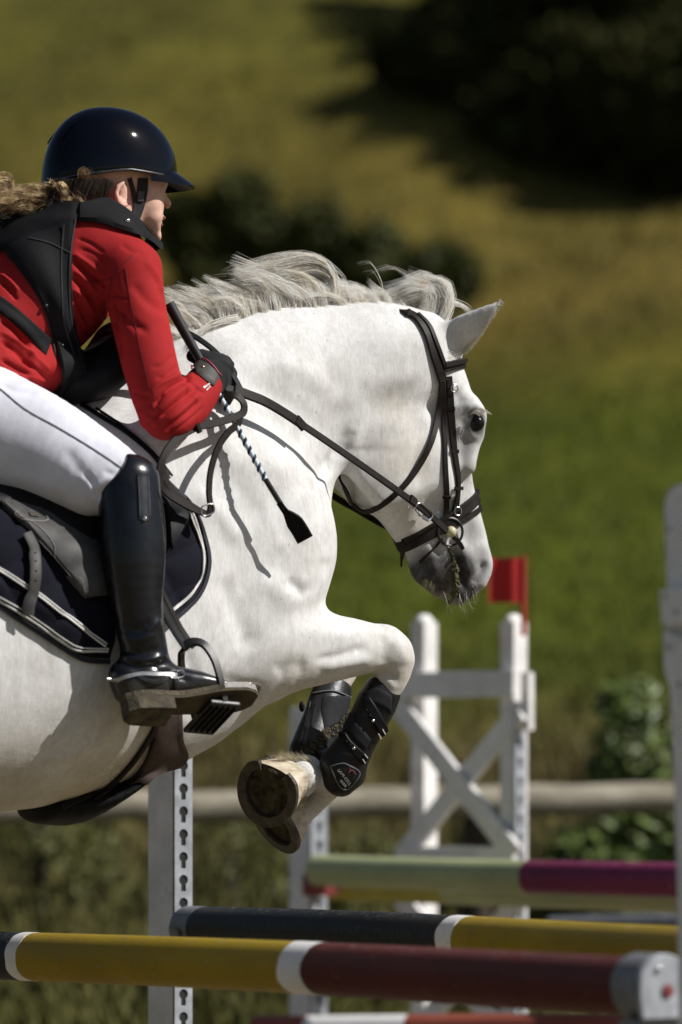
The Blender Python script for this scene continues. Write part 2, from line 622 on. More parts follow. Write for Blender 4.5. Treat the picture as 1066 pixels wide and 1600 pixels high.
def join(parts):
    """[(V, [polys])...] -> one V, polys"""
    Vs, Ps, o = [], {}, 0
    for V, P in parts:
        V = np.asarray(V, float).reshape(-1, 3)
        Vs.append(V)
        for p in (P if isinstance(P, list) else [P]):
            p = np.asarray(p)
            Ps.setdefault(p.shape[1], []).append(p + o)
        o += len(V)
    return np.vstack(Vs), [np.vstack(v).astype(np.int32) for v in Ps.values()]

def box_pts(c, ux, uy, uz, bev=0.0):
    """box with half-axis vectors; bevelled edges when bev > 0 (metres)"""
    c, ux, uy, uz = [np.asarray(x, float) for x in (c, ux, uy, uz)]
    L = [np.linalg.norm(x) for x in (ux, uy, uz)]
    e = [x / l for x, l in zip((ux, uy, uz), L)]
    bm = bmesh.new()
    bmesh.ops.create_cube(bm, size=2)
    for v in bm.verts:
        v.co = Vector((v.co.x * L[0], v.co.y * L[1], v.co.z * L[2]))
    if bev > 0:
        bmesh.ops.bevel(bm, geom=bm.edges[:], offset=min(bev, min(L) * .9), segments=2, affect='EDGES', profile=.6)
    V = np.array([v.co[:] for v in bm.verts])
    V = c + V[:, :1] * e[0] + V[:, 1:2] * e[1] + V[:, 2:] * e[2]
    bm.verts.index_update()
    d = {}
    flip = np.dot(np.cross(e[0], e[1]), e[2]) < 0
    for f in bm.faces:
        t = [v.index for v in f.verts]
        d.setdefault(len(t), []).append(t[::-1] if flip else t)
    bm.free()
    return V, [np.array(v, np.int32) for v in d.values()]

def ball(c, r, seg=16, rings=10, sx=None):
    c = np.asarray(c, float)
    sx = np.eye(3) if sx is None else np.asarray(sx, float)
    th = np.linspace(0, math.pi, rings + 1)[1:-1]; ph = np.arange(seg) / seg * 2 * math.pi
    G = np.stack([np.sin(th)[:, None] * np.cos(ph), np.sin(th)[:, None] * np.sin(ph), np.repeat(np.cos(th)[:, None], seg, 1)], -1).reshape(-1, 3)
    V = np.vstack([G, [[0, 0, 1], [0, 0, -1]]]) * r
    V = V @ sx + c
    idx = np.arange((rings - 1) * seg).reshape(rings - 1, seg); nx = np.roll(idx, -1, 1)
    q = np.stack([idx[:-1], idx[1:], nx[1:], nx[:-1]], -1).reshape(-1, 4)
    a, b = len(G), len(G) + 1
    t = np.vstack([np.stack([np.full(seg, a), idx[0], nx[0]], 1), np.stack([np.full(seg, b), nx[-1], idx[-1]], 1)])
    return V, [q.astype(np.int32), t.astype(np.int32)]

def strands(guides, n, jit, rad, seg=7, tip=.15, k=3, seed=1, clump=.6):
    """hair: each guide = control points (m,3); n strands scattered round it, opening towards the tip"""
    r = np.random.default_rng(seed)
    Vs, Qs, o = [], [], 0
    for g in guides:
        C = catmull(np.asarray(g, float), seg)
        T = np.gradient(C, axis=0); T /= np.maximum(np.linalg.norm(T, axis=1), 1e-9)[:, None]
        u = np.cross(T, (.3, .9, .2)); u /= np.maximum(np.linalg.norm(u, axis=1), 1e-9)[:, None]
        w_ = np.cross(T, u)
        tt = np.linspace(0, 1, seg)
        for _ in range(n):
            a = r.normal(0, jit, 2); b = r.normal(0, jit * .8, 2)
            wv = r.uniform(0, 6.28); am = r.uniform(0, jit * .35)
            off = (a[None] * (1 - clump * tt[:, None]) + b[None] * tt[:, None] ** 1.5)
            off[:, 0] += np.sin(tt * 7 + wv) * am * tt
            ln = r.uniform(.7, 1.05)
            base = C[0] + (C - C[0]) * ln if r.random() < .5 else C
            P = base + u * off[:, :1] + w_ * off[:, 1:]
            R = rad * r.uniform(.7, 1.2) * (1 - (1 - tip) * tt ** 1.6)
            ang = np.arange(k) / k * 6.283 + r.uniform(0, 6)
            V = P[:, None] + R[:, None, None] * (np.cos(ang)[None, :, None] * u[:, None] + np.sin(ang)[None, :, None] * w_[:, None])
            Vs.append(V.reshape(-1, 3))
            idx = np.arange(seg * k).reshape(seg, k) + o; nx = np.roll(idx, -1, 1)
            Qs.append(np.stack([idx[:-1], nx[:-1], nx[1:], idx[1:]], -1).reshape(-1, 4))
            o += seg * k
    return np.vstack(Vs), [np.vstack(Qs).astype(np.int32)]
# ================================================================== TERRAIN
_PD = [-60, 13.5, 15, 16, 18, 20, 25, 30, 40, 45, 60, 70, 80, 110, 200, 600]
_PZ = [0, 0, .30, .55, .82, 1.05, 1.75, 2.6, 4.65, 5.85, 10.2, 14.2, 18.3, 30, 46, 60]
def gz(x, y):
    base = np.interp(y, _PD, _PZ)
    k = np.clip((np.asarray(y) - 14) / 30, 0, 1)
    return base + k * (.25 * np.sin(x * .35 + y * .11) + .12 * np.sin(x * .9 - y * .3)) + np.clip((np.asarray(y) - 48) / 20, 0, 1) * .05 * np.asarray(x)

def terrain():
    xs = np.concatenate([np.linspace(-400, -16, 14), np.linspace(-15, 15, 76), np.linspace(16, 400, 14)])
    ys = np.concatenate([np.linspace(-60, 10, 12), np.linspace(11, 30, 70), np.linspace(31, 85, 70), np.linspace(90, 600, 16)])
    X, Y = np.meshgrid(xs, ys, indexing='ij')
    Z = gz(X, Y)
    V = np.stack([X, Y, Z], -1).reshape(-1, 3)
    idx = np.arange(len(xs) * len(ys)).reshape(len(xs), len(ys))
    q = np.stack([idx[:-1, :-1], idx[1:, :-1], idx[1:, 1:], idx[:-1, 1:]], -1).reshape(-1, 4)
    t = NT('hillside_turf')
    sep = t.n.new('ShaderNodeSeparateXYZ'); t.l.new(t.tc.outputs['Object'], sep.inputs[0])
    wob = t.math('MULTIPLY', t.math('SUBTRACT', t.noise(.25, 3), .5), 7.0)
    dist = t.math('ADD', sep.outputs['Y'], wob)
    fac = t.math('DIVIDE', dist, 100.0)
    zone = t.ramp(fac, [(.0, (.27, .235, .17)), (.132, (.26, .22, .15)), (.150, (.085, .085, .022)), (.19, (.090, .088, .022)), (.235, (.15, .110, .042)), (.27, (.100, .095, .020)), (.31, (.090, .112, .008)), (.43, (.094, .112, .008)), (.475, (.140, .122, .018)),
                        (.52, (.200, .155, .032)), (.60, (.185, .150, .029)), (.70, (.150, .138, .024)), (1, (.11, .11, .025))])
    n1 = t.ramp(t.noise(.45, 6, .65), [(.3, (.55, .55, .55)), (.7, (1.35, 1.3, 1.25))])
    n2 = t.ramp(t.noise(2.6, 5, .7), [(.3, (.62, .68, .6)), (.7, (1.3, 1.25, 1.3))])
    col = t.mix(1.0, t.mix(1.0, t.mix(1.0, zone, (.80, .78, .74), 'MULTIPLY'), n1, 'MULTIPLY'), n2, 'MULTIPLY')
    nm = t.bump(t.noise(6, 6, .7), .6, .15)
    m = t.done(col, .9, nm, spec=.1)
    o = mesh_np('ground', V, q.astype(np.int32), m)
    tag(o, kind='structure')
terrain()

def leaf_cloud(centers, radii, n, size, seed, up=.2, flat=.75):
    """leaf-sized four-sided faces scattered through ellipsoid clumps, denser near their skin"""
    r = np.random.default_rng(seed)
    centers = np.asarray(centers, float); radii = np.asarray(radii, float)
    if radii.ndim == 1: radii = np.repeat(radii[:, None], 3, 1)
    vol = (radii.prod(1)) ** (2 / 3); pick = r.choice(len(centers), n, p=vol / vol.sum())
    d = r.normal(size=(n, 3)); d /= np.linalg.norm(d, axis=1)[:, None]
    rad = r.uniform(.35, 1.05, n) ** .6
    P = centers[pick] + d * radii[pick] * rad[:, None]
    nrm = d * .6 + r.normal(size=(n, 3)) * .7 + np.array([0, 0, up]); nrm /= np.linalg.norm(nrm, axis=1)[:, None]
    u = np.cross(nrm, r.normal(size=(n, 3))); u /= np.linalg.norm(u, axis=1)[:, None]
    v = np.cross(nrm, u)
    s = size * r.uniform(.6, 1.35, n)[:, None]
    V = np.stack([P - u * s, P - v * s * .42 + nrm * s * .1, P + u * s, P + v * s * .42 + nrm * s * .1], 1).reshape(-1, 3)
    return V, np.arange(4 * n).reshape(n, 4).astype(np.int32)

def leaf_mat(name, c, spec=.2):
    t = NT(name)
    n = t.noise(1.7, 3, .6); n2 = t.noise(30, 2)
    col = t.ramp(t.math('ADD', t.math('MULTIPLY', n, .6), t.math('MULTIPLY', n2, .4)), [(.3, tuple(x * .55 for x in c)), (.55, c), (.75, tuple(x * 1.7 for x in c))])
    return t.done(col, .5, spec=spec)

M_bark = simple('bark', (.06, .045, .03), .9, .4, 8, .8, .03, 20)
def plant(name, x, y, height, crown_r, n, size, mat, seed, label, cat, group=None, trunk_h=.3, lobes=9, up=.2):
    """tree or shrub: tapered trunk with limbs and a crown of leaf faces in uneven clumps"""
    r = random.Random(seed)
    e = bpy.data.objects.new(name, None); COL.objects.link(e)
    z0 = float(gz(x, y)) - .05
    e.location = (x, y, z0); tag(e, label, cat, group)
    cs, rs = [], []
    for i in range(lobes):
        a = r.uniform(0, 6.28); h = r.uniform(trunk_h, 1.0)
        rr = crown_r * r.uniform(.35, .8) * math.sin(min(1, (1.12 - h) * 1.5) * 1.57)
        cs.append((math.cos(a) * crown_r * r.uniform(.1, .7) * (1.15 - h), math.sin(a) * crown_r * r.uniform(.1, .7) * (1.15 - h), height * h * .88))
        k = crown_r * r.uniform(.32, .60)
        rs.append((k, k, k * r.uniform(.7, 1.1)))
    V, q = leaf_cloud(cs, rs, n, size, seed, up)
    o = mesh_np('crown', V, q, mat, e, smooth=False)
    tr = []
    br = height * .022 + .008
    P = np.array([[0, 0, 0], [r.uniform(-.05, .05) * height, r.uniform(-.05, .05) * height, height * .45], [0, 0, height * .85]])
    tr.append(tubepath(catmull(P, 8), np.linspace(br, br * .3, 8), 8))
    for c in cs[:6]:
        z = min(c[2] * .5, height * .6)
        tr.append(tubepath(catmull(np.array([[0, 0, z], [c[0] * .5, c[1] * .5, (z + c[2]) * .5 + .05 * height], c]), 6), np.linspace(br * .5, br * .12, 6), 5))
    Vt, qt = join(tr)
    mesh_np('trunk', Vt, qt, M_bark, e)
    return e

def at_row(px, d):
    return ((px - CX) / F * d)

M_dark = leaf_mat('dark_forest_leaf', (.042, .044, .016), .0)
M_bush = leaf_mat('hill_bush_leaf', (.075, .082, .024), .1)
# dark wood on the slope, top right
for i, (px, d, h, cr, lab) in enumerate((
        (655, 65.6, 1.05, 1.1, 'low dark thicket at the left tip of the wood'), (720, 64.6, 1.2, 1.15, 'low dark thicket right of the left tip of the wood'), (745, 68.5, 1.6, 1.3, 'low dark tree above the left tip of the wood'), (790, 63.4, 1.3, 1.0, 'small dark tree between the left tip and the middle of the wood edge'), (830, 62.2, 1.6, 1.2, 'dark low tree second from the left along the front edge of the wood'),
        (900, 60.8, 1.9, 1.3, 'dark tree in the middle of the front edge of the wood'), (985, 59.3, 2.1, 1.35, 'dark tree of the front edge of the wood above the horse ear'),
        (1075, 58, 2.3, 1.45, 'dark tree of the front edge of the wood at the right picture edge'), (1190, 57.5, 2.6, 1.6, 'dark tree just outside the right edge at the front of the wood'),
        (860, 66.5, 2.6, 1.6, 'taller dark tree behind the left tip of the wood'), (905, 64.5, 3.4, 1.8, 'tall dark tree in the second row above the middle of the wood'),
        (1030, 62.5, 4.2, 2.0, 'tall dark tree in the second row at the right side of the wood'), (1160, 65, 6.2, 2.0, 'tall dark second-row tree beyond the right picture edge'),
        (840, 72, 3.6, 1.9, 'back-row dark tree at the top edge left of centre of the wood'), (960, 70, 5.0, 2.1, 'back-row dark tree at the top edge in the middle of the wood'),
        (1090, 69, 6.0, 2.3, 'back-row dark tree in the top right corner of the picture'), (1250, 70, 7.6, 2.4, 'largest dark tree of the wood, beyond the top right corner'))):
    plant('forest_tree', at_row(px, d), d, h, cr, 4200, .16, M_dark, 40 + i, lab, 'tree', 'dark trees of the wood on the slope', .12, 12)
# row of low bushes across the slope behind the horse's neck
for i, (px, d, h, cr, lab) in enumerate(((290, 53, 1.15, .8, 'tallest dark bush on the slope right beside the helmet'), (385, 53, 1.15, .85, 'dark round bush on the slope above the left end of the mane'),
                                (490, 52.4, 1.00, .85, 'dark bush on the slope above the middle of the mane'), (590, 51.8, .82, .8, 'low dark bush on the slope above the poll of the horse'),
                                (690, 51.2, .62, .7, 'lowest dark bush at the right end of the row on the slope'))):
    plant('hillside_bush', at_row(px, d), d, h * 1.15, cr, 3400, .10, M_bush, 80 + i, lab, 'bush', 'row of dark bushes on the slope', .1, 12)

# weeds and laurel shrubs behind the fence
M_laurel = leaf_mat('laurel_leaf', (.13, .18, .036), .5)
M_weed = leaf_mat('weed_leaf', (.125, .13, .036), .2)
for i, (px, d, h, cr, lab) in enumerate(((985, 17.5, 1.22, .36, 'leafy green laurel shrub behind the fence left of the near grey wing'), (1150, 17.3, .85, .34, 'shorter laurel shrub beyond the right edge behind the grey wing'),
                                (905, 17.2, .50, .26, 'low laurel sprout under the fence rail right of the white wing'), (970, 16.9, .46, .28, 'low leafy laurel base under the fence rail near the magenta pole'))):
    plant('laurel_shrub', at_row(px, d), d, h, cr, 2300 if h > 1 else 800, .044, M_laurel, 120 + i, lab, 'shrub', 'laurel shrubs by the fence', .15, 9, up=1.1)
for i, (px, d, h, lab) in enumerate(((60, 17.6, .62, 'blurred weed clump at the left edge below the fence rail'), (165, 17.9, .50, 'blurred weed clump left of the pierced post'), (360, 17.6, .58, 'blurred weed clump below the raised hooves'),
                             (425, 18.2, .46, 'small blurred weed clump left of the far pierced post'), (570, 17.7, .48, 'blurred weed clump between far post and white wing'), (745, 17.5, .45, 'blurred weed clump behind the crossed white wing'))):
    plant('weed_clump', at_row(px, d), d, h, .34, 900, .020, M_weed, 140 + i, lab, 'weeds', 'weed clumps behind the fence', .05, 7, up=.8)

def grass_tufts():
    r = np.random.default_rng(3)
    Vs = []
    for (n, y0, y1, xs, ln) in ((9000, 14.6, 24, 2.6, .11), (9000, 24, 46, 5, .10), (7000, 47, 84, 9, .16)):
        y = r.uniform(y0, y1, n); x = r.uniform(-xs, xs, n) * (.6 + .4 * y / y1)
        z = gz(x, y)
        B = np.stack([x, y, z], 1)
        L = ln * r.uniform(.5, 1.5, n)
        for b in range(3):
            lean = r.normal(0, .35, (n, 2))
            wv = r.normal(size=(n, 2)); wv /= np.linalg.norm(wv, axis=1)[:, None]
            wd = (L * .10)[:, None]
            o = r.normal(0, .02, (n, 2))
            B2 = B + np.concatenate([o, np.zeros((n, 1))], 1)
            T = B2 + np.stack([lean[:, 0] * L, lean[:, 1] * L, L], 1)
            w3 = np.concatenate([wv * wd, np.zeros((n, 1))], 1)
            Vs.append(np.stack([B2 - w3, B2 + w3, T], 1).reshape(-1, 3))
    V = np.vstack(Vs)
    t = NT('grass_blades')
    sep = t.n.new('ShaderNodeSeparateXYZ'); t.l.new(t.tc.outputs['Object'], sep.inputs[0])
    zone = t.ramp(t.math('DIVIDE', sep.outputs['Y'], 100.0), [(.15, (.10, .10, .026)), (.23, (.14, .115, .042)), (.28, (.088, .110, .010)), (.44, (.088, .110, .010)), (.50, (.18, .145, .035)), (.7, (.14, .125, .026))])
    m = t.done(t.mix(1.0, zone, t.ramp(t.noise(3, 4), [(.3, (.6, .6, .6)), (.7, (1.4, 1.35, 1.3))]), 'MULTIPLY'), .7, spec=.2)
    o = mesh_np('meadow_grass', V, np.arange(len(V)).reshape(-1, 3).astype(np.int32), m, smooth=False)
    tag(o, 'dry olive meadow grass covering the bank and hillside', 'grass', kind='stuff')
grass_tufts()

# wooden rail fence
M_rail = NT('weathered_rail')
_n = M_rail.noise(4, 6, .7, stretch=(.5, 6, 6))
M_rail = M_rail.done(M_rail.ramp(_n, [(.25, (.13, .115, .085)), (.5, (.30, .265, .20)), (.75, (.48, .43, .34))]), .85, M_rail.bump(_n, .6, .02), spec=.2)
def rail_fence():
    e = bpy.data.objects.new('rail_fence', None); COL.objects.link(e)
    p0, p1, p2 = wpt(-900, 1284, 15.2), wpt(500, 1257, 16.0), wpt(2300, 1226, 17.0)
    e.location = (p1.x, p1.y, gz(p1.x, p1.y)); tag(e, 'weathered wooden rail fence running behind the jumps', 'fence')
    o = np.array(e.location)
    for a, b in ((p0, p1), (p1, p2)):
        a, b = np.array(a), np.array(b)
        t = np.linspace(0, 1, 24)[:, None]
        P = a + (b - a) * t + np.random.default_rng(2).normal(0, .006, (24, 3)) * [0, 1, 1]
        V, q = tubepath(P, .058 + .006 * np.sin(np.linspace(0, 9, 24)), 10)
        mesh_np('rail', V - o, q, M_rail, e)
    for px in (-700, 745, 1500):
        t = (px + 900) / 3200
        d = 15.2 + 1.8 * t
        c = np.array(wpt(px, 1270, d)) + [0, .10, 0]
        g = float(gz(c[0], c[1])) - .3
        P = np.array([[c[0], c[1], g], [c[0], c[1], 1.15 + .16]])
        V, q = tubepath(catmull(P, 6), [.062, .06, .06, .059, .056, .05], 10)
        mesh_np('fence_post', V - o, q, M_bark, e)
rail_fence()
# ================================================================== JUMPS
def paint(name, c, wear=(.25, .22, .18), amount=.25, rough=.55, spec=.4):
    if name in MATS: return MATS[name]
    t = NT(name)
    n = t.noise(7, 6, .7, stretch=(.35, 1, 1)); n2 = t.noise(90, 4, .7); n3 = t.noise(14, 5, .75)
    col = t.ramp(n, [(.3, tuple(x * .75 for x in c)), (.7, tuple(min(1, x * 1.15) for x in c))])
    col = t.mix(t.math('MULTIPLY', t.ramp(n3, [(.60, (0, 0, 0)), (.66, (1, 1, 1))]), amount), col, wear)
    n4 = t.noise(55, 3, .6, stretch=(.3, 1, 1))
    col = t.mix(t.math('MULTIPLY', t.ramp(n4, [(.68, (0, 0, 0)), (.71, (1, 1, 1))]), .55), col, tuple(.5 * x + .16 for x in c))
    # sand and dust on top
    g = t.n.new('ShaderNodeNewGeometry'); s = t.n.new('ShaderNodeSeparateXYZ'); t.l.new(g.outputs['Normal'], s.inputs[0])
    up = t.math('MULTIPLY', t.ramp(s.outputs['Z'], [(.55, (0, 0, 0)), (.95, (1, 1, 1))]), t.ramp(n2, [(.5, (0, 0, 0)), (.68, (1, 1, 1))]))
    col = t.mix(t.math('MULTIPLY', up, .30), col, (.36, .31, .23))
    nm = t.bump(n2, .25, .002)
    nm = t.bump(n, .35, .004, nm)
    MATS[name] = t.done(col, t.math('ADD', .35, t.math('MULTIPLY', n2, .4)), nm, spec=spec)
    return MATS[name]
P_yellow = paint('yellow_paint', (.32, .215, .008), (.16, .12, .04), .45, spec=.25)
P_red = paint('maroon_paint', (.085, .009, .010), (.12, .05, .045), .45, spec=.25)
P_black = paint('charcoal_paint', (.014, .015, .017), (.06, .06, .06), .45, spec=.25)
P_white = paint('white_paint', (.80, .775, .75), (.42, .38, .32), .35)
P_lime = paint('pale_green_paint', (.36, .39, .20))
P_mag = paint('magenta_paint', (.17, .014, .062), (.3, .12, .16))
P_olive = paint('yellow_green_paint', (.36, .32, .06))
P_orange = paint('orange_red_paint', (.26, .06, .035))
P_grey = simple('grey_plastic', (.16, .165, .175), .45, .2, 20, .2, .002, 120)
P_alu = simple('galvanised_steel', (.40, .42, .45), .42, .25, 25, .2, .001, 160, metal=.25)
P_hole = simple('dark_post_core', (.02, .02, .02), .9, .3, 20, .1)
P_bolt = simple('bolt_steel', (.10, .095, .09), .4, .3, 60, .1, metal=.7)
P_chrome = simple('bright_bolt', (.75, .75, .75), .12, .1, 60, .02, metal=1)

def line_at_px(A, B, px):
    """parameter where the line A-B is seen at column px"""
    k = (px - CX) / F
    d = B - A
    return -(A.x - k * A.y) / (d.x - k * d.y)

def pole(name, label, A, B, rad, ts, mats, group, seed=0, crack=None):
    """round painted pole from A to B; ts = parameters where the colour changes"""
    e = bpy.data.objects.new(name, None); COL.objects.link(e)
    L = (B - A).length
    e.location = A
    e.rotation_euler = (B - A).to_track_quat('X', 'Z').to_euler()
    tag(e, label, 'pole', group)
    r = np.random.default_rng(seed)
    ph = r.uniform(0, 6, 6)
    def ring(x, k=36):
        a = np.arange(k) / k * 2 * math.pi
        rr = rad * (1 + .006 * np.sin(3 * a + ph[0]) + .008 * np.sin(2 * a + x * 2 + ph[1]) + .006 * math.sin(x * 3.1 + ph[2]))
        sag = .004 * math.sin(x * 1.7 + ph[3])
        return np.stack([np.full(k, x), np.cos(a) * rr, np.sin(a) * rr + sag], 1)
    ends = [0.0] + list(ts) + [1.0]
    for i, m in enumerate(mats):
        a, b = ends[i] * L, ends[i + 1] * L
        n = max(3, int((b - a) / .05))
        xs = np.linspace(a, b, n)
        R = [ring(x) for x in xs]
        band = (b - a) < .2
        if band:
            R = [np.column_stack([q[:, 0], q[:, 1:] * 1.010]) for q in R]
            an_ = np.arange(36) / 36 * 6.283
            for q, s_ in ((R[0], 1), (R[-1], 2)):
                q[:, 0] += .0022 * np.sin(3 * an_ + i + s_) + .0016 * np.sin(7 * an_ + 2 * i * s_) + r.normal(0, .0007, 36)
        R0 = R[0].copy(); R0[:, 1:] *= .96; R1 = R[-1].copy(); R1[:, 1:] *= .96
        V = np.vstack([R0] + R + [R1]); kk = 36
        idx = np.arange(len(V)).reshape(-1, kk); nx = np.roll(idx, -1, 1)
        q = np.stack([idx[:-1], nx[:-1], nx[1:], idx[1:]], -1).reshape(-1, 4)
        mesh_np('white_band' if band else 'painted_section', V, [q.astype(np.int32), np.array([idx[0][::-1], idx[-1]], np.int32)], m, e)
    return e

def cracks(e, L, spec, rad):
    """thin dark splits in the wood: (x0, x1, angle) along the pole"""
    for x0, x1, an, wd in spec:
        n = 14; x = np.linspace(x0, x1, n)
        r = np.random.default_rng(int(x0 * 100))
        a = an + np.cumsum(r.normal(0, .015, n))
        w_ = wd * np.sin(np.linspace(.05, 3.09, n)) / rad
        V = []
        for s in (-1, 1):
            V.append(np.stack([x, np.cos(a + s * w_) * rad * 1.012, np.sin(a + s * w_) * rad * 1.012], 1))
        V = np.vstack(V)
        q = np.array([(i, i + 1, n + i + 1, n + i) for i in range(n - 1)], np.int32)
        mesh_np('split', V, q, P_hole, e)

RAD = .050
# near pole
A = wpt(1003, 1541, 6.98); B0 = wpt(0, 1493, 8.90)
B = A + (B0 - A) * 1.55
tt = [line_at_px(A, B, x) for x in (505, 468, 57, 40)]
npole = pole('jump_pole', 'yellow and maroon striped pole in front, nearest to the camera', A, B, RAD, tt, [P_red, P_white, P_yellow, P_white, P_black], 'poles of the near jump', 1)
Ln = (B - A).length
cracks(npole, Ln, [(line_at_px(A, B, 425) * Ln, line_at_px(A, B, 320) * Ln, math.pi * 1.0 + .55, .0013), (line_at_px(A, B, 300) * Ln, line_at_px(A, B, 200) * Ln, math.pi + .75, .0010),
                   (line_at_px(A, B, 720) * Ln, line_at_px(A, B, 560) * Ln, math.pi * 1.0 + .05, .0008)], RAD)
# far pole
A2 = wpt(296, 1451, 9.62); B2 = wpt(1066, 1487, 7.65)
B2 = A2 + (B2 - A2) * 1.35
t2 = [line_at_px(A2, B2, x) for x in (322, 714, 738)]
fpole = pole('jump_pole', 'charcoal and yellow pole behind the front pole, its left end on the pierced post', A2, B2, RAD, t2, [P_grey, P_black, P_white, P_yellow], 'poles of the near jump', 2)
Lf = (B2 - A2).length
cracks(fpole, Lf, [(line_at_px(A2, B2, 712) * Lf, line_at_px(A2, B2, 790) * Lf, .05, .0012), (line_at_px(A2, B2, 330) * Lf, line_at_px(A2, B2, 520) * Lf, .95, .0010)], RAD)

PD = (B0 - A); PD.z = 0; PD = -PD.normalized()              # along the near poles, towards the right / camera
PN = Vector((-PD.y, PD.x, 0))                               # across them, away to the right

def keyhole(cx, cz, s=1.0, k=14):
    """outline of a keyhole: round head with a slot below"""
    R, w_, h = .0118 * s, .0062 * s, .026 * s
    a0 = math.asin(w_ / R)
    pts = [(cx - w_, cz - h), (cx + w_, cz - h)]
    for i in range(k + 1):
        a = -math.pi / 2 + a0 + (2 * math.pi - 2 * a0) * i / k
        pts.append((cx + R * math.cos(a), cz + R * math.sin(a)))
    return pts

def pierced_post(label, cpx, d, wid, dep, top, pitch, z_first, u, v, group, holes=True):
    """wooden post with a pierced metal strip on the face that looks along u; v points along the strip's width"""
    e = bpy.data.objects.new('jump_post', None); COL.objects.link(e)
    c = wpt(cpx, HY, d); e.location = (c.x, c.y, 0); tag(e, label, 'jump stand', group)
    u, v = np.array(u), np.array(v); zz = np.array([0, 0, 1.0])
    V, q = box_pts(-u * (dep / 2 + .010) + zz * top / 2, u * dep / 2, v * wid / 2, zz * top / 2, .004)
    mesh_np('post', V, q, P_white, e, smooth=False)
    V, q = box_pts(-u * .006 + zz * top / 2, u * .003, v * wid * .46, zz * (top / 2 - .02), 0)
    mesh_np('strip_core', V, q, P_hole, e, smooth=False)
    Vs = []; n = int((top - .06) / pitch)
    z0 = z_first - math.floor((z_first - .05) / pitch) * pitch - pitch / 2
    for i in range(n):
        za, zb = z0 + i * pitch, z0 + (i + 1) * pitch
        if zb > top - .01: break
        outer = [(-wid / 2, za), (wid / 2, za), (wid / 2, zb), (-wid / 2, zb)]
        hole = keyhole(0, (za + zb) / 2 + .006)
        allp = outer + hole
        tri = tessellate_polygon([[Vector((x, z, 0)) for x, z in outer], [Vector((x, z, 0)) for x, z in hole]])
        P3 = np.array([v * x + zz * z for x, z in allp])
        hp = np.array([v * x + zz * z - u * .005 for x, z in hole])
        nh = len(hole)
        T = []
        for t in tri:
            a, b, c_ = P3[t[0]], P3[t[1]], P3[t[2]]
            T.append(t if np.dot(np.cross(b - a, c_ - a), u) > 0 else t[::-1])
        side = np.array([(4 + j, 4 + (j + 1) % nh, len(allp) + (j + 1) % nh, len(allp) + j) for j in range(nh)])
        Vs.append((np.vstack([P3, hp]), [np.array(T, np.int32), side]))
    V, q = join(Vs)
    mesh_np('pierced_strip', V, q, P_alu, e, smooth=False)
    # foot
    V, q = box_pts(zz * .035 - u * dep / 2, u * .30, v * .045, zz * .035, .004)
    V2, q2 = box_pts(zz * .032 - u * dep / 2, v * .26, u * .04, zz * .030, .004)
    mesh_np('foot', *join([(V, q), (V2, q2)]), P_white, e, smooth=False)
    return e

def jump_cup(parent_root, c, u, v, mat, name='cup', s=1.0):
    """cradle for a pole: back plate, curved lip"""
    u, v = np.array(u), np.array(v); zz = np.array([0, 0, 1.0]); c = np.array(c)
    a = np.linspace(math.pi, 2 * math.pi, 14)
    R = .054 * s; P = []
    for th in (R, R + .006):
        P.append(np.stack([np.cos(a) * th, np.sin(a) * th], 1))
    V = []
    for sgn in (-.022, .022):
        for q in P:
            V.append(c + q[:, :1] * v + q[:, 1:] * zz + u * sgn)
    V = np.vstack(V); n = len(a); F_ = []
    o = [0, n, 2 * n, 3 * n]
    for i in range(n - 1):
        for x, y in ((0, 1), (1, 3), (3, 2), (2, 0)):
            F_.append((o[x] + i, o[x] + i + 1, o[y] + i + 1, o[y] + i))
    mesh_np(name, V - np.array(parent_root.location), np.array(F_, np.int32), mat, parent_root, smooth=False)

post1 = pierced_post('near post with a keyhole-pierced metal strip holding the charcoal pole', 287, 9.70, .047, .115, 1.42, .0525, CAMH - (1236 - HY) / F * 9.70, PD, PN, 'pierced jump posts')
cp = A2 + (B2 - A2) * .012
jump_cup(post1, cp, (B2 - A2).normalized(), PN, P_grey)
u2 = Vector((.62, -.78, 0)).normalized(); v2 = Vector((.78, .62, 0)).normalized()
post2 = pierced_post('blurred far pierced post behind the hooves with a red cup', 499, 12.85, .062, .10, 1.55, .058, 1.3, u2, v2, 'pierced jump posts')
Vc, qc = box_pts(np.array(wpt(500, 1382, 12.8)) - np.array(post2.location), np.array(u2) * .045, np.array(v2) * .035, np.array([0, 0, .035]), .008)
Vd, qd = ball(np.array(wpt(530, 1378, 12.7)) - np.array(post2.location), .022)
P_cupred = simple('red_plastic_cup', (.20, .04, .035), .5, .25, 20, .1)
mesh_np('cup', *join([(Vc, qc), (Vd, qd)]), P_cupred, post2)

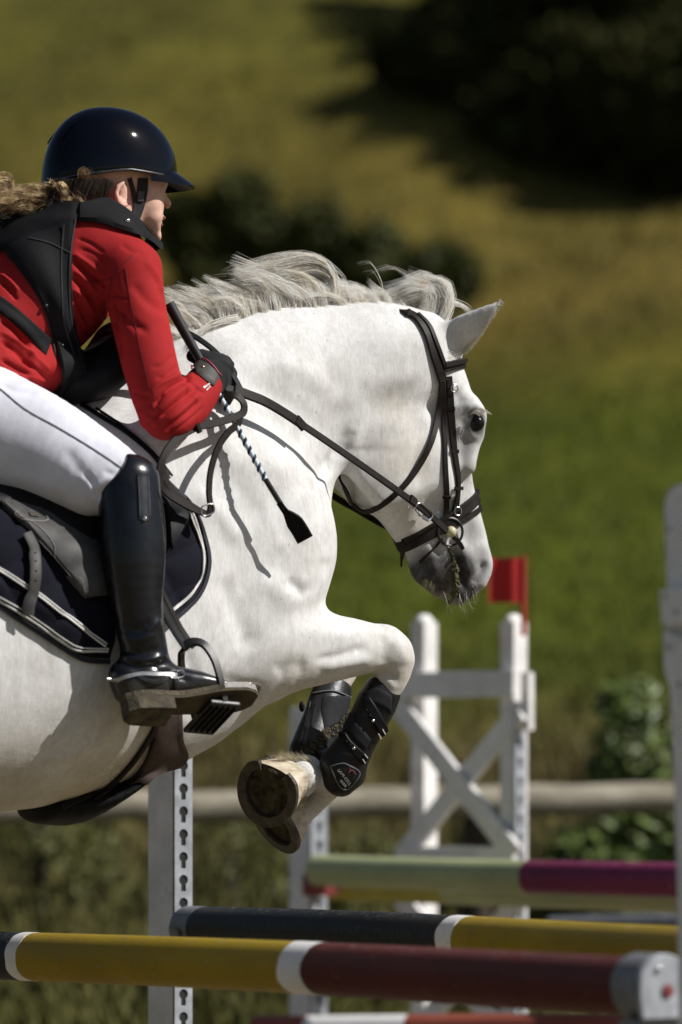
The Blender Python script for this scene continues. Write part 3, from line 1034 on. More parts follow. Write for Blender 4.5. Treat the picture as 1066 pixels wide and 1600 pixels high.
# cup and end plate at the right end of the near pole
wing_near = bpy.data.objects.new('jump_wing', None); COL.objects.link(wing_near)
wb = wpt(1040, HY, 6.85); wing_near.location = (wb.x, wb.y, 0)
tag(wing_near, 'grey-shaded wooden jump wing cut off by the right picture edge', 'jump wing', 'jump wings')
u, v, zz = np.array(PD), np.array(PN), np.array([0, 0, 1.0])
def wing_piece(name, pts, th, off, mat, rt, d=6.85):
    """board cut to an outline given in photo pixels, standing in the plane along the poles"""
    O = np.array(rt.location)
    P = []
    for x, y in pts:
        k = (x - CX) / F
        # intersect view ray with the vertical plane through the wing base along PD
        den = v[0] * k + v[1]
        Y = (v[0] * O[0] + v[1] * O[1] + off) / den if abs(den) > 1e-6 else d
        P.append(np.array([k * Y, Y, CAMH - (y - HY) / F * Y]) - O)
    P = np.array(P); n = len(P)
    V = np.vstack([P - v * th * .0, P + v * th])
    F_ = [tuple(range(n)), tuple(range(2 * n - 1, n - 1, -1))] + [(i, i + n, (i + 1) % n + n, (i + 1) % n) for i in range(n)]
    bm = bmesh.new()
    vs = [bm.verts.new(q) for q in V]
    for f in F_: bm.faces.new([vs[i] for i in f])
    bmesh.ops.recalc_face_normals(bm, faces=bm.faces[:])
    bmesh.ops.bevel(bm, geom=bm.edges[:], offset=.0022, segments=2, affect='EDGES')
    me = bpy.data.meshes.new(name); bm.to_mesh(me); bm.free(); me.materials.append(mat)
    return link(bpy.data.objects.new(name, me), rt)
wing_piece('post', [(1063, 757), (1049, 761), (1040, 774), (1037, 792), (1041, 905), (1046, 1080), (1053, 1250), (1058, 1400), (1060, 1700), (1060, 2350), (1120, 2400), (1116, 1400), (1106, 1080), (1100, 800), (1094, 774), (1082, 760)], .05, .012, P_white, wing_near)
wing_piece('cross_bar', [(1030, 921), (1180, 905), (1180, 968), (1033, 978)], .018, -.008, P_white, wing_near)
wing_piece('gusset', [(1035, 982), (1064, 996), (1160, 1150), (1160, 1230), (1052, 1092), (1036, 1046)], .014, -.003, P_white, wing_near)
wing_piece('post', [(1160, 740), (1200, 740), (1205, 2400), (1165, 2400)], .05, .012, P_white, wing_near)
wing_piece('cross_bar', [(1056, 1690), (1210, 1690), (1210, 1760), (1058, 1750)], .018, -.008, P_white, wing_near)
for bx, by in ((1045, 826), (1039, 932), (1056, 957), (1043, 1011), (1060, 1070)):
    k = (bx - CX) / F; O = np.array(wing_near.location)
    Y = (v[0] * O[0] + v[1] * O[1] - .009) / (v[0] * k + v[1])
    V, q = ball(np.array([k * Y, Y, CAMH - (by - HY) / F * Y]) - O, .0035, 10, 6)
    mesh_np('bolt', V, q, P_bolt, wing_near)
# the holder of the near pole: dark collar, steel end plate, tongue
c = np.array(A) - np.array(wing_near.location)
a = np.linspace(0, 2 * math.pi, 40, endpoint=False)
def disc_stack(c, ax, e1, e2, prof, sx=None):
    rings = []
    for h, r_ in prof:
        x, z = np.cos(a), np.sin(a)
        if sx: x, z = sx(x, z)
        rings.append(c + ax * h + (x * r_)[:, None] * e1 + (z * r_)[:, None] * e2)
    V = np.vstack(rings); idx = np.arange(len(V)).reshape(-1, len(a)); nx = np.roll(idx, -1, 1)
    return V, [np.stack([idx[:-1], nx[:-1], nx[1:], idx[1:]], -1).reshape(-1, 4).astype(np.int32), np.array([idx[0][::-1], idx[-1]], np.int32)]
mesh_np('collar', *disc_stack(c, u, v, zz, [(-.015, .052), (-.012, .0555), (.050, .0555), (.053, .053)]), P_grey, wing_near)
flat = lambda x, z: (np.clip(x, -.92, .92), np.where(z < -.55, -.95, z))
mesh_np('end_plate', *disc_stack(c, u, v, zz, [(.053, .053), (.057, .055), (.063, .055), (.065, .053)], flat), P_alu, wing_near, smooth=False)
mesh_np('pin', *disc_stack(c + v * .004 - zz * .006, u, v, zz, [(.060, .011), (.068, .011), (.070, .009)]), P_cupred, wing_near)
mesh_np('bolt', *ball(c + u * .067 + zz * .030 - v * .016, .0055, 12, 8), P_chrome, wing_near)
V, q = box_pts(c - zz * .085 + u * .025, u * .030, v * .045, zz * .032, .004)
mesh_np('cup', V, q, P_grey, wing_near, smooth=False)

# white wing with crossed boards in the background
def white_wing():
    e = bpy.data.objects.new('jump_wing', None); COL.objects.link(e)
    c = wpt(735, HY, 13.05); e.location = (c.x, c.y, 0)
    tag(e, 'white wooden wing with crossed boards and a red flag on its right post', 'jump wing', 'jump wings')
    O = np.array(e.location)
    L = np.array(wpt(663, HY, 13.25)); R = np.array(wpt(803, HY, 12.85))
    ax = R - L; ax[2] = 0; ax /= np.linalg.norm(ax)
    nn = np.array([ax[1], -ax[0], 0]);
    if nn[1] > 0: nn = -nn
    # posts turned so that one face catches the sun
    f1 = np.array([.80, -.60, 0]); f2 = np.array([.60, .80, 0])
    def post(p, top, w1, w2, nm='post'):
        ptop = CAMH - (top - HY) / F * p[1]
        b = box_pts(np.array([p[0], p[1], ptop / 2]) - O, f1 * w1 / 2, f2 * w2 / 2, zz * ptop / 2, 0)
        V, q = b
        # domed head
        D = ball(np.array([p[0], p[1], ptop]) - O, 1, 16, 10, np.array([f1 * w1 * .5, f2 * w2 * .5, zz * .025]))
        mesh_np(nm, *join([b, D]), P_white, e, smooth=False)
    post(L, 972, .050, .072); post(R, 972, .050, .072)
    bars = []
    def bar(nm, pa, pb, hw, off, th=.018):
        a_, b_ = np.array(pa), np.array(pb)
        d = b_ - a_; l = np.linalg.norm(d); d /= l
        up = np.cross(nn, d); up /= np.linalg.norm(up)
        V, q = box_pts((a_ + b_) / 2 - O + nn * off, d * l / 2, up * hw, nn * th / 2, .003)
        mesh_np(nm, V, q, P_white, e, smooth=False)
    def q(px, py):
        t = (px - 663) / 140
        d = 13.25 - .40 * t
        return wpt(px, py, d)
    bar('cross_bar', q(640, 1072), q(826, 1068), .040, .050)
    bar('cross_bar', q(640, 1334), q(826, 1334), .022, .050)
    bar('diagonal_board', q(642, 1102), q(826, 1336), .036, .050)
    bar('diagonal_board', q(826, 1110), q(642, 1336), .036, .029)
    bar('diagonal_board', q(645, 1400), q(826, 1640), .036, .050)
    bar('diagonal_board', q(826, 1400), q(645, 1640), .036, .029)
    bar('cross_bar', q(640, 1880), q(826, 1880), .040, .050)
    V, qq = box_pts(np.array(wpt(824, 1096, 12.78)) - O, f1 * .016, f2 * .014, zz * .088, .003)
    mesh_np('block', V, qq, P_white, e, smooth=False)
    # pierced strip on the right post
    st = np.array(wpt(812, HY, 12.80))
    V, qq = box_pts(np.array([st[0], st[1], .80]) - O, f1 * .004, f2 * .026, zz * .76, 0)
    strip = mesh_np('pierced_strip', V, qq, P_alu, e, smooth=False)
    hs = []
    for i in range(24):
        z = .12 + i * .0575
        pl = [f2 * x + zz * (zq) for x, zq in keyhole(0, z)]
        P = np.array(pl) + np.array([st[0], st[1], 0]) - O + f1 * .0048
        Pb = P - f1 * .003; n = len(P)
        hs.append((np.vstack([P, Pb]), [np.array([list(range(n))], np.int32), np.array([(j, j + n, (j + 1) % n + n, (j + 1) % n) for j in range(n)], np.int32)]))
    for V, qq in hs: mesh_np('keyhole', V, qq, P_hole, e, smooth=False, )
    # feet
    for p in (L, R):
        V, qq = box_pts(np.array([p[0], p[1], .04]) - O, nn * .30, ax * .035, zz * .04, .004)
        mesh_np('foot', V, qq, P_white, e, smooth=False)
    return e
white_wing()
M_flag = simple('red_flag_cloth', (.50, .018, .016), .7, .15, 12, .2, .003)
fl = bpy.data.objects.new('marker_flag', None); COL.objects.link(fl)
fb = wpt(818, 978, 12.75); fl.location = fb
tag(fl, 'small square red flag on a stick above the white wing', 'flag')
V, q = tubepath([(0, 0, -.03), (0, 0, .21)], [.008, .008], 8)
mesh_np('stick', V, q, simple('red_stick', (.42, .02, .02), .5), fl)
gx, gzz = np.meshgrid(np.linspace(0, -.098, 10), np.linspace(.07, .205, 8), indexing='ij')
V = np.stack([gx - .006, .008 * np.sin(gx * 60), gzz], -1).reshape(-1, 3)
idx = np.arange(80).reshape(10, 8); qf = np.stack([idx[:-1, :-1], idx[1:, :-1], idx[1:, 1:], idx[:-1, 1:]], -1).reshape(-1, 4)
mesh_np('cloth', np.vstack([V, V + [0, .0015, 0]]), [np.vstack([qf, qf[:, ::-1] + 80]).astype(np.int32)], M_flag, fl)

# background poles
A3 = wpt(496, 1359, 12.75); B3 = wpt(1066, 1374, 11.7)
B3 = A3 + (B3 - A3) * 1.4
pole('jump_pole', 'pale green and magenta pole in the blurred jump behind', A3, B3, .048, [line_at_px(A3, B3, 828)], [P_lime, P_mag], 'poles of the far jump', 3)
A4 = wpt(506, 1385, 13.05); B4 = wpt(1066, 1404, 12.1)
B4 = A4 + (B4 - A4) * 1.4
pole('jump_pole', 'dull yellow-green pole just under the magenta pole in the far jump', A4, B4, .045, [line_at_px(A4, B4, 700)], [P_olive, P_lime], 'poles of the far jump', 4)
A5 = wpt(400, 1614, 12.6); B5 = wpt(1066, 1604, 12.0)
B5 = A5 + (B5 - A5) * 1.3
pole('jump_pole', 'orange-red and white pole low in the far jump at the bottom edge', A5, B5, .046, [line_at_px(A5, B5, x) for x in (482, 640)], [P_orange, P_white, P_orange], 'poles of the far jump', 5)
A6 = wpt(860, 1448, 14.2); B6 = wpt(1066, 1440, 14.0); B6 = A6 + (B6 - A6) * 2.2
pole('jump_pole', 'thin grey pole lying far behind under the fence at the right', A6, B6, .03, [], [P_grey], 'poles of the far jump', 6)
# ================================================================== HORSE
def coat_material():
    t = NT('grey_horse_coat')
    n1 = t.noise(9, 5, .6)
    col = t.ramp(n1, [(.3, (.58, .565, .535)), (.55, (.69, .68, .66)), (.8, (.73, .725, .715))])
    n2 = t.noise(26, 6, .65, stretch=(1, 1, .55))
    fl = t.ramp(n2, [(.60, (0, 0, 0)), (.80, (1, 1, 1))])
    col = t.mix(t.math('MULTIPLY', fl, .42), col, (.32, .31, .31))
    n5 = t.noise(110, 2, .5)
    sp = t.ramp(n5, [(.70, (0, 0, 0)), (.76, (1, 1, 1))])
    col = t.mix(t.math('MULTIPLY', sp, .45), col, (.25, .22, .20))
    hs = t.ramp(t.noise(190, 3, .6, stretch=(1, 1, .25)), [(.3, (.88, .88, .88)), (.7, (1.06, 1.06, 1.06))])
    col = t.mix(1.0, col, hs, 'MULTIPLY')
    hs2 = t.ramp(t.noise(48, 4, .65, stretch=(1, 1, .35)), [(.3, (.87, .865, .86)), (.65, (1.03, 1.03, 1.03))])
    col = t.mix(1.0, col, hs2, 'MULTIPLY')
    # grey skin showing through round eye, muzzle, knees; painted shade on ear and throat crease
    dk = t.attr('dark')
    nd = t.noise(70, 5, .7)
    dk2 = t.math('MULTIPLY', dk, t.math('ADD', .78, t.math('MULTIPLY', nd, .4)))
    col = t.mix(dk2, col, (.034, .031, .032))
    ys = t.attr('stain')
    ny = t.noise(55, 5, .7)
    col = t.mix(t.math('MULTIPLY', ys, t.math('ADD', .25, ny)), col, (.40, .29, .13))
    md = t.attr('mud')
    mdn = t.math('MULTIPLY', md, t.ramp(t.noise(120, 4, .7), [(.40, (0, 0, 0)), (.60, (1, 1, 1))]))
    col = t.mix(mdn, col, (.12, .085, .035))
    h1 = t.noise(260, 3, .6, stretch=(1, 1, .3))
    h2 = t.noise(38, 4, .6, stretch=(.6, 1, 1))
    nm = t.bump(h1, .14, .002)
    nm = t.bump(h2, .16, .006, nm)
    return t.done(col, .62, nm, spec=.22, sheen=.12)

hf = Field((-1.75, -.42, .15), (.98, .42, 2.42), .0056)
def H(st, k=.03, r=None, both=False, op='add', p=2.0):
    hf.tube(*chain(st, r=r), k=k, op=op, p=p)
    if both:
        hf.tube(*chain(st, r=r, mirror=True), k=k, op=op)

# trunk
H([(-620, 1060, 235, .25), (-480, 1040, 250, .27), (-330, 1025, 256, .285), (-160, 1020, 262, .30), (0, 1003, 262, .295), (100, 965, 272, .275), (190, 920, 280, .25),
   (280, 875, 240, .21), (350, 850, 185, .18), (400, 845, 120, .15)], .05, p=2.5)
# withers
H([(60, 765, 40, .07), (150, 690, 50, .07), (240, 640, 60, .07), (330, 600, 70, .08)], .08)
# neck
H([(300, 770, 200, .155), (360, 690, 178, .135), (430, 622, 142, .112), (520, 574, 104, .088), (590, 548, 80, .086), (650, 540, 56, .084)], .06)
H([(540, 610, 16, .010, .060), (575, 604, 30, .018, .060), (610, 598, 40, .026, .060), (640, 596, 38, .028, .062), (668, 592, 30, .026, .062)], .07, both=True)
# shoulders, breast
H([(270, 690, 95, .07), (340, 770, 110, .085), (415, 850, 88, .085), (440, 900, 70, .08)], .06, r=.125, both=True)
H([(455, 790, 42, .05), (476, 850, 40, .055), (462, 900, 36, .05)], .05, r=.10, both=True)
H([(300, 1020, 110, .16), (360, 1010, 80, .13), (410, 960, 60, .10)], .06)
# quarters and hind legs trailing (beyond the frame)
H([(-650, 1040, 200, .15), (-740, 1090, 180, .13), (-800, 1190, 120, .10), (-860, 1300, 70, .07)], .06, r=.13, both=True)
H([(-860, 1290, 66, .06), (-960, 1390, 45, .045), (-1040, 1450, 36, .032), (-1130, 1530, 26, .026), (-1210, 1590, 26, .028)], .03, r=.13, both=True)
# right fore: arm, forearm, knee, cannon, pastern
H([(385, 940, 95, .075, .13), (410, 1005, 85, .08, .14), (455, 1014, 67, .072, .15), (505, 1013, 56, .060, .15), (552, 1012, 46, .050, .148), (590, 1014, 37, .044, .145), (612, 1022, 33, .043, .142)], .045)
H([(600, 1010, 33, .042, .142), (616, 1030, 31, .043, .14), (612, 1058, 27, .040, .135), (598, 1085, 23, .032, .128), (576, 1130, 20, .024, .115), (553, 1172, 19, .023, .10), (528, 1212, 23, .030, .075),
   (508, 1240, 17, .024, .035), (486, 1262, 16, .024, .0), (470, 1274, 19, .030, -.015)], .02)
# left fore, folded behind it
H([(385, 940, 95, .075, -.13), (420, 1000, 80, .08, -.14), (470, 1006, 62, .070, -.135), (512, 1008, 46, .050, -.125), (534, 1016, 36, .044, -.11)], .045)
H([(524, 1008, 33, .042, -.11), (536, 1026, 30, .043, -.105), (530, 1052, 27, .038, -.10), (517, 1080, 22, .030, -.09), (505, 1120, 19, .024, -.07), (492, 1158, 19, .024, -.045), (480, 1190, 23, .030, -.01),
   (478, 1208, 24, .034, .03), (470, 1216, 30, .040, .05)], .02)
# head
H([(655, 548, 52, .070), (676, 590, 50, .082), (690, 640, 50, .088), (690, 700, 46, .070), (693, 755, 46, .056), (703, 815, 51, .050), (714, 868, 52, .050), (716, 902, 42, .046), (713, 922, 26, .034)], .03)
H([(600, 640, 62, .050), (612, 700, 80, .060), (628, 752, 66, .056), (648, 806, 50, .046), (664, 858, 34, .038), (672, 888, 29, .034)], .03)
H([(606, 672, 50, .028), (612, 716, 56, .030), (628, 764, 40, .024)], .055, r=.056, both=True)       # jowls
H([(662, 700, 18, .014), (684, 728, 16, .012), (704, 770, 12, .010)], .03, r=.066, both=True)         # facial crest
H([(676, 884, 30, .036), (690, 912, 22, .030)], .02)                                               # chin
H([(735, 634, 16, .018), (745, 650, 17, .019), (742, 668, 15, .017)], .025, r=.080, both=True)        # orbits
H([(752, 862, 12, .016), (756, 884, 15, .018), (748, 908, 14, .016)], .015, r=.030, both=True)        # nostril wings
H([(741, 684, 11, .012), (737, 704, 11, .012), (732, 730, 10, .010)], .03, r=.068, both=True)        # below the eye
# ears: cone with a hollow front
def ear(st, hollow):
    H(st, .018); H(hollow, .006, op='sub')
hf.tube(*chain([(694, 543, 24, .026, .046), (708, 530, 27, .024, .062), (728, 514, 26, .018, .092), (750, 497, 18, .012, .122), (770, 481, 9, .007, .145), (784, 469, 3, .003, .158)]), k=.018)
ear([(680, 545, 26, .030, -.055), (694, 530, 26, .030, -.058), (712, 520, 22, .026, -.064), (728, 510, 15, .018, -.068), (742, 502, 8, .010, -.07), (752, 496, 3, .004, -.07)],
    [(720, 532, 11, .012, -.085), (738, 518, 8, .010, -.08)])
# eye sockets
H([(747, 655, 11, .012), (748, 666, 11, .012)], .010, r=.100, both=True, op='sub')

HV, HQ = hf.mesh(3)
del hf
HV = sculpt(HV, HQ, [
    # neck: jugular groove, muscle lines, skin folds at the throat
    ([(560, 636), (600, 618), (650, 600)], 11, -.0012),
    ([(560, 600), (610, 590), (650, 580)], 14, .0020),
    ([(565, 668), (545, 700), (520, 735), (498, 768)], 10, .006),
    ([(545, 668), (522, 705), (500, 742)], 9, -.006),
    ([(330, 560), (420, 570), (520, 600)], 26, .006),
    ([(350, 640), (420, 660), (480, 690)], 22, -.006),
    ([(330, 720), (400, 720), (470, 742)], 24, .007),
    ([(300, 650), (355, 740), (420, 830)], 20, -.005),
    ([(470, 760), (480, 800), (470, 850)], 16, .006),
    # throat folds
    ([(556, 672), (540, 694), (522, 716)], 4.5, -.004), ([(570, 664), (552, 690), (536, 712)], 4.5, .003), ([(540, 668), (526, 690), (508, 716)], 5, .003), ([(505, 735), (495, 755), (490, 775)], 6, -.004),
    ([(420, 560), (480, 585), (540, 640)], 16, .004), ([(380, 600), (450, 630), (510, 680)], 14, -.004), ([(300, 760), (340, 800), (380, 850)], 14, .005), ([(420, 760), (440, 800), (445, 850)], 12, -.004),
    # chest furrow and arm muscles
    ([(478, 934), (462, 918), (448, 905)], 9, -.008),
    ([(510, 870), (498, 905), (478, 930)], 9, -.005),
    ([(395, 905), (430, 920), (465, 950)], 22, .008),
    ([(350, 900), (370, 960), (395, 1020)], 18, -.008),
    ([(330, 1060), (370, 1072), (410, 1088)], 14, -.008),
    ([(430, 1052), (455, 1040), (480, 1040)], 12, -.004),
    ([(490, 1032), (530, 1024), (575, 1010)], 6, -.0050),
    ([(500, 1045), (540, 1037), (585, 1028)], 8, .005),
    ([(470, 985), (520, 990), (575, 992)], 14, .005),
    ([(590, 990), (602, 1012), (598, 1040)], 8, -.003),
    ([(610, 1000), (628, 1015), (634, 1040)], 9, .003),
    ([(585, 1048), (605, 1052), (622, 1066)], 5, -.003),
    ([(590, 1060), (606, 1066), (618, 1078)], 5, .003),
    # head: cheek edge, crest, temple hollow, nasal furrow, mouth and chin
    ([(560, 690), (560, 740), (590, 780), (625, 800)], 12, .004),
    ([(648, 640), (655, 700), (640, 760)], 14, -.005),
    ([(712, 610), (722, 632)], 11, -.007),
    ([(716, 690), (722, 740), (728, 800), (736, 850)], 9, -.004),
    ([(742, 690), (739, 720), (744, 760)], 6, .002),
    ([(728, 640), (740, 634), (754, 642)], 5, .0045),
    ([(729, 672), (740, 684), (750, 680)], 5, .003),
    ([(722, 655), (727, 672), (735, 690)], 5, -.003),
    ([(700, 838), (712, 866), (722, 898), (726, 925)], 5.0, -.012),
    ([(690, 842), (702, 872), (712, 905)], 7, .005),
    ([(712, 840), (726, 868), (736, 900)], 8, .006),
    ([(680, 846), (686, 866), (690, 885)], 5, -.004),
    ([(668, 848), (676, 872), (680, 895)], 6, .003),
    ([(758, 876), (752, 895), (738, 915)], 5, -.012),
    ([(650, 850), (664, 842), (690, 832)], 6, -.002),
    # belly vein, elbow crease
    ([(60, 1190), (130, 1175), (190, 1130)], 9, .003),
    ([(280, 1000), (300, 1060), (300, 1130)], 14, -.006),
])
HV = relax(HV, HQ, 1)

def spot(p, sx, r3=None):
    """soft blob in the side plane (symmetric left / right)"""
    c = loc(*p)
    d2 = ((HV[:, 0] - c[0]) ** 2 + (HV[:, 2] - c[2]) ** 2) / (sx * 8.95 / F) ** 2
    return np.exp(-d2)
dark = np.zeros(len(HV))
for p, sx, a in (((722, 905, .04), 50, .70), ((672, 892, .03), 34, 1.0), ((750, 868, .04), 30, .42), ((735, 830, .04), 34, .45), ((742, 660, .09), 20, .95), ((728, 690, .08), 26, .40),
                 ((722, 640, .09), 24, .35), ((735, 510, .06), 30, .22), ((735, 745, .05), 34, .25), ((700, 800, .05), 50, .22),  # the spot on the ear paints in the shade of its back
                 ((630, 1040, .14), 26, .12)):
    dark = np.maximum(dark, a * spot(p, sx))
for p, sx, a in (((712, 895, .03), 40, 1.0), ((690, 905, .03), 30, 1.0), ((742, 885, .03), 36, .45), ((662, 900, .03), 26, 1.0), ((728, 925, .03), 26, .95), ((660, 870, .03), 22, .55), ((745, 668, .09), 16, 1.0), ((738, 650, .09), 15, .9)):
    dark = np.maximum(dark, a * spot(p, sx))
dark = np.clip(dark * 1.65 - .12, 0, 1)
for p, sx, a in (((580, 634, .08), 9, 0.10), ((592, 624, .08), 9, 0.13), ((606, 614, .08), 9, 0.17), ((620, 606, .08), 10, 0.20), ((634, 600, .08), 9, 0.18), ((646, 595, .08), 8, 0.13), ((560, 600, .08), 16, 0.05), ((545, 640, .08), 14, 0.05), ((440, 610, .1), 16, 0.05), ((470, 560, .1), 14, 0.04)):  # row of small spots paints the shade in the crease behind the jowl
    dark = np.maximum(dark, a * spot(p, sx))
stain = np.zeros(len(HV))
for p, sx, a in (((630, 720, .07), 60, .35), ((650, 815, .05), 40, .45), ((610, 645, .06), 40, .30), ((625, 1060, .14), 30, .45), ((600, 1030, .14), 50, .18), ((120, 1235, .1), 90, .5), ((215, 1190, .1), 50, .6),
                 ((-40, 1255, .1), 110, .45), ((490, 1240, .05), 40, .2), ((440, 1060, .14), 46, .25)):
    stain = np.maximum(stain, a * spot(p, sx))
mud = np.zeros(len(HV))
for p, sx, a in (((215, 1180, .1), 34, 1.0), ((165, 1215, .1), 26, .8), ((470, 1215, .05), 20, .55), ((500, 1245, .05), 16, .3), ((700, 905, .03), 16, .7), ((695, 930, .03), 16, .9)):
    mud = np.maximum(mud, a * spot(p, sx))

horse = root('horse', (0, 0, .2), 'white-grey horse leaping over the striped poles with tucked forelegs', 'horse')
part('body', HV, HQ.astype(np.int32), coat_material(), horse, attrs={'dark': dark, 'stain': stain, 'mud': mud})
HB = bvh_of(HV, HQ)

# eyes
m_eye = NT('horse_eye').done((.005, .0035, .003), .06, spec=.35)
for sg in (1, -1):
    c = loc(744, 661, .0825); c[1] *= sg
    e = part('eye', *ball(c, .0190, 20, 14), m_eye, horse)
# eyelid lashes, right eye
m_lash = simple('pale_hair', (.62, .58, .50), .55, .2, 60, 0)
lg = [[loc(735 + i * 2.2, 648 - math.sin(i / 9 * 3.1) * 6, .108), loc(741 + i * 2.4, 645 - math.sin(i / 9 * 3.1) * 7, .116), loc(750 + i * 2.4, 650 - math.sin(i / 9 * 3.1) * 4, .12)] for i in range(9)]
part('eyelash', *strands(lg, 5, .0012, .0006, 5, seed=3), m_lash, horse)

# hooves with shoes
m_hoof = NT('hoof_horn')
_n = m_hoof.noise(18, 5, .6, stretch=(1, 1, 5)); _n2 = m_hoof.noise(60, 5, .7)
m_hoof = m_hoof.done(m_hoof.mix(m_hoof.ramp(_n2, [(.52, (0, 0, 0)), (.78, (.6, .6, .6))]), m_hoof.ramp(_n, [(.3, (.34, .27, .17)), (.6, (.58, .51, .39)), (.8, (.66, .61, .50))]), (.10, .075, .04)), .55, m_hoof.bump(_n, .5, .004), spec=.3)
m_sole = simple('packed_sole_dirt', (.070, .054, .030), .9, .9, 45, 1.0, .010, 110)
m_shoe = simple('worn_iron_shoe', (.075, .064, .050), .42, .6, 50, .5, .002, spec=.5, metal=.45)
RL = HF.inverted().to_3x3()
def hoof(center_px, r, nW, toeW, rad, hgt, back_shift, name='hoof'):
    c = loc(center_px[0], center_px[1], r)
    n = np.array(RL @ Vector(nW)); n /= np.linalg.norm(n)
    t = np.array(RL @ Vector(toeW)); t = t - n * (n @ t); t /= np.linalg.norm(t)
    s = np.cross(n, t)
    a = np.linspace(0, 2 * math.pi, 40, endpoint=False)
    # toe at a=0, heels flattened at a=pi
    def outline(k, fl=.80):
        x = np.cos(a); y = np.sin(a)
        x = np.where(x < -.55, -.55 + (x + .55) * (.35 if fl < .9 else .6), x) * 1.04
        y = y * .93
        return np.stack([x, y], 1) * rad * k
    rings = []
    prof = [(1.0, 0), (.985, .10), (.93, .35), (.86, .62), (.80, .84), (.79, .93), (.83, 1.0), (.80, 1.12), (.6, 1.25)]
    for k, h in prof:
        o = outline(k)
        sh = -h * back_shift
        lip = 1 + .010 * np.sin(h * 23)
        rings.append(c - n * (h * hgt) + (o[:, :1] * lip + sh) * t + o[:, 1:] * lip * s)
    V = np.vstack(rings); m = len(a)
    idx = np.arange(len(V)).reshape(-1, m); nx = np.roll(idx, -1, 1)
    q = np.stack([idx[:-1], nx[:-1], nx[1:], idx[1:]], -1).reshape(-1, 4)
    h = part(name, V, [q.astype(np.int32), np.array([idx[-1]], np.int32)], m_hoof, horse)
    # sole: concave dish with frog
    rr = np.array([.0, .2, .4, .55, .7, .85, .97]); oo = outline(1.0)
    S = []
    for k in rr:
        p = oo * k
        dish = -.011 * (1 - k ** 2)
        frog = .010 * np.exp(-(p[:, 1] / (.16 * rad * (1.3 - p[:, 0] / rad))) ** 2) * (p[:, 0] < .25 * rad) * (k < .9)
        S.append(c + p[:, :1] * t + p[:, 1:] * s + n * (dish + frog)[:, None])
    SVv = np.vstack(S); idx = np.arange(len(SVv)).reshape(-1, m); nx = np.roll(idx, -1, 1)
    q = np.stack([idx[:-1], idx[1:], nx[1:], nx[:-1]], -1).reshape(-1, 4)
    part('sole', SVv, [q.astype(np.int32)], m_sole, horse, parent=h)
    # shoe: open ring
    b = np.linspace(-2.62, 2.62, 46)
    def ol(k):
        x = np.cos(b); y = np.sin(b)
        x = np.where(x < -.55, -.55 + (x + .55) * .6, x) * 1.04
        return np.stack([x, y * .93], 1) * rad * k
    O, I = ol(1.015), ol(.70)
    th = .009
    rs = []
    for p, hh in ((O, -.001), (O * .995, th), (I * 1.03, th), (I, .004), (I, -.006)):
        rs.append(c + p[:, :1] * t + p[:, 1:] * s + n * hh)
    V = np.stack(rs, 1); mm = V.shape[1]
    idx = np.arange(V.shape[0] * mm).reshape(-1, mm)
    nx = np.roll(idx, -1, 1)
    q = np.stack([idx[:-1], idx[1:], nx[1:], nx[:-1]], -1).reshape(-1, 4)
    part('horseshoe', V.reshape(-1, 3), [q.astype(np.int32), np.array([idx[0], idx[-1][::-1]], np.int32)], m_shoe, horse, smooth=False, parent=h)
hoof((420, 1236), .065, (-.48, -.83, -.28), (-.42, 0, -.91), .0765, .056, .010)
hoof((432, 1287), -.035, (-.66, -.48, -.58), (-.25, -.2, -.95), .070, .062, .012)
for sg in (.13, -.13):
    hoof((-1225, 1612), sg, (-.75, -.43, -.5), (.3, .2, -.9), .062, .055, .01)

# mane
def hairy(t, col, tr=.5):
    """thin hair: part of the light passes through"""
    m = t.done(col, .38, spec=.6)
    tl = t.n.new('ShaderNodeBsdfTranslucent'); mx = t.n.new('ShaderNodeMixShader'); mx.inputs[0].default_value = tr
    t.l.new(col, tl.inputs[0]); t.l.new(t.p.outputs[0], mx.inputs[1]); t.l.new(tl.outputs[0], mx.inputs[2])
    t.l.new(mx.outputs[0], t.n['Material Output'].inputs[0])
    return m
def crest(x):
    return np.interp(x, [150, 230, 300, 360, 450, 540, 600, 650, 690], [650, 580, 522, 499, 489, 482, 486, 494, 500])
mg, ms = [], []
r_ = random.Random(5)
for i in range(52):                                             # locks blown up and back, uneven in length and lift
    x = 282 + 334 * (i + r_.uniform(-.4, .4)) / 51
    y = crest(x)
    top = np.interp(x, [285, 320, 380, 430, 480, 515, 535, 560, 590, 616], [36, 50, 56, 64, 68, 58, 32, 44, 48, 36])
    hgt = top * r_.uniform(.50, 1.10)
    back = np.interp(x, [285, 400, 515, 560, 612], [50, 62, 78, 46, 36]) * r_.uniform(.6, 1.5)
    rc = r_.uniform(-.022, .022); wv = r_.uniform(-9, 9)
    lo = np.interp(x, [285, 330, 400], [.25, .45, .6])                # how long the hair stands upright before it sweeps back
    for j in range(5):
        dx, dy, rr = r_.gauss(0, 5), r_.gauss(0, 3), rc + r_.gauss(0, .007)
        g = r_.uniform(.8, 1.1)
        mg.append([loc(x + dx + 2, y + 16, rr * .7), loc(x + dx + 3, y - .30 * hgt * g, rr * 1.2), loc(x + dx - .10 * back / (lo + .3), y - .62 * hgt * g, rr * 1.4),
                   loc(x + dx * .6 - .42 * back, y + dy - .90 * hgt * g + wv * .2, rr * 1.5), loc(x - back * 1.0 * g, y + dy * 2 - hgt * g * r_.uniform(.92, 1.16) - wv, rr * 1.7)])
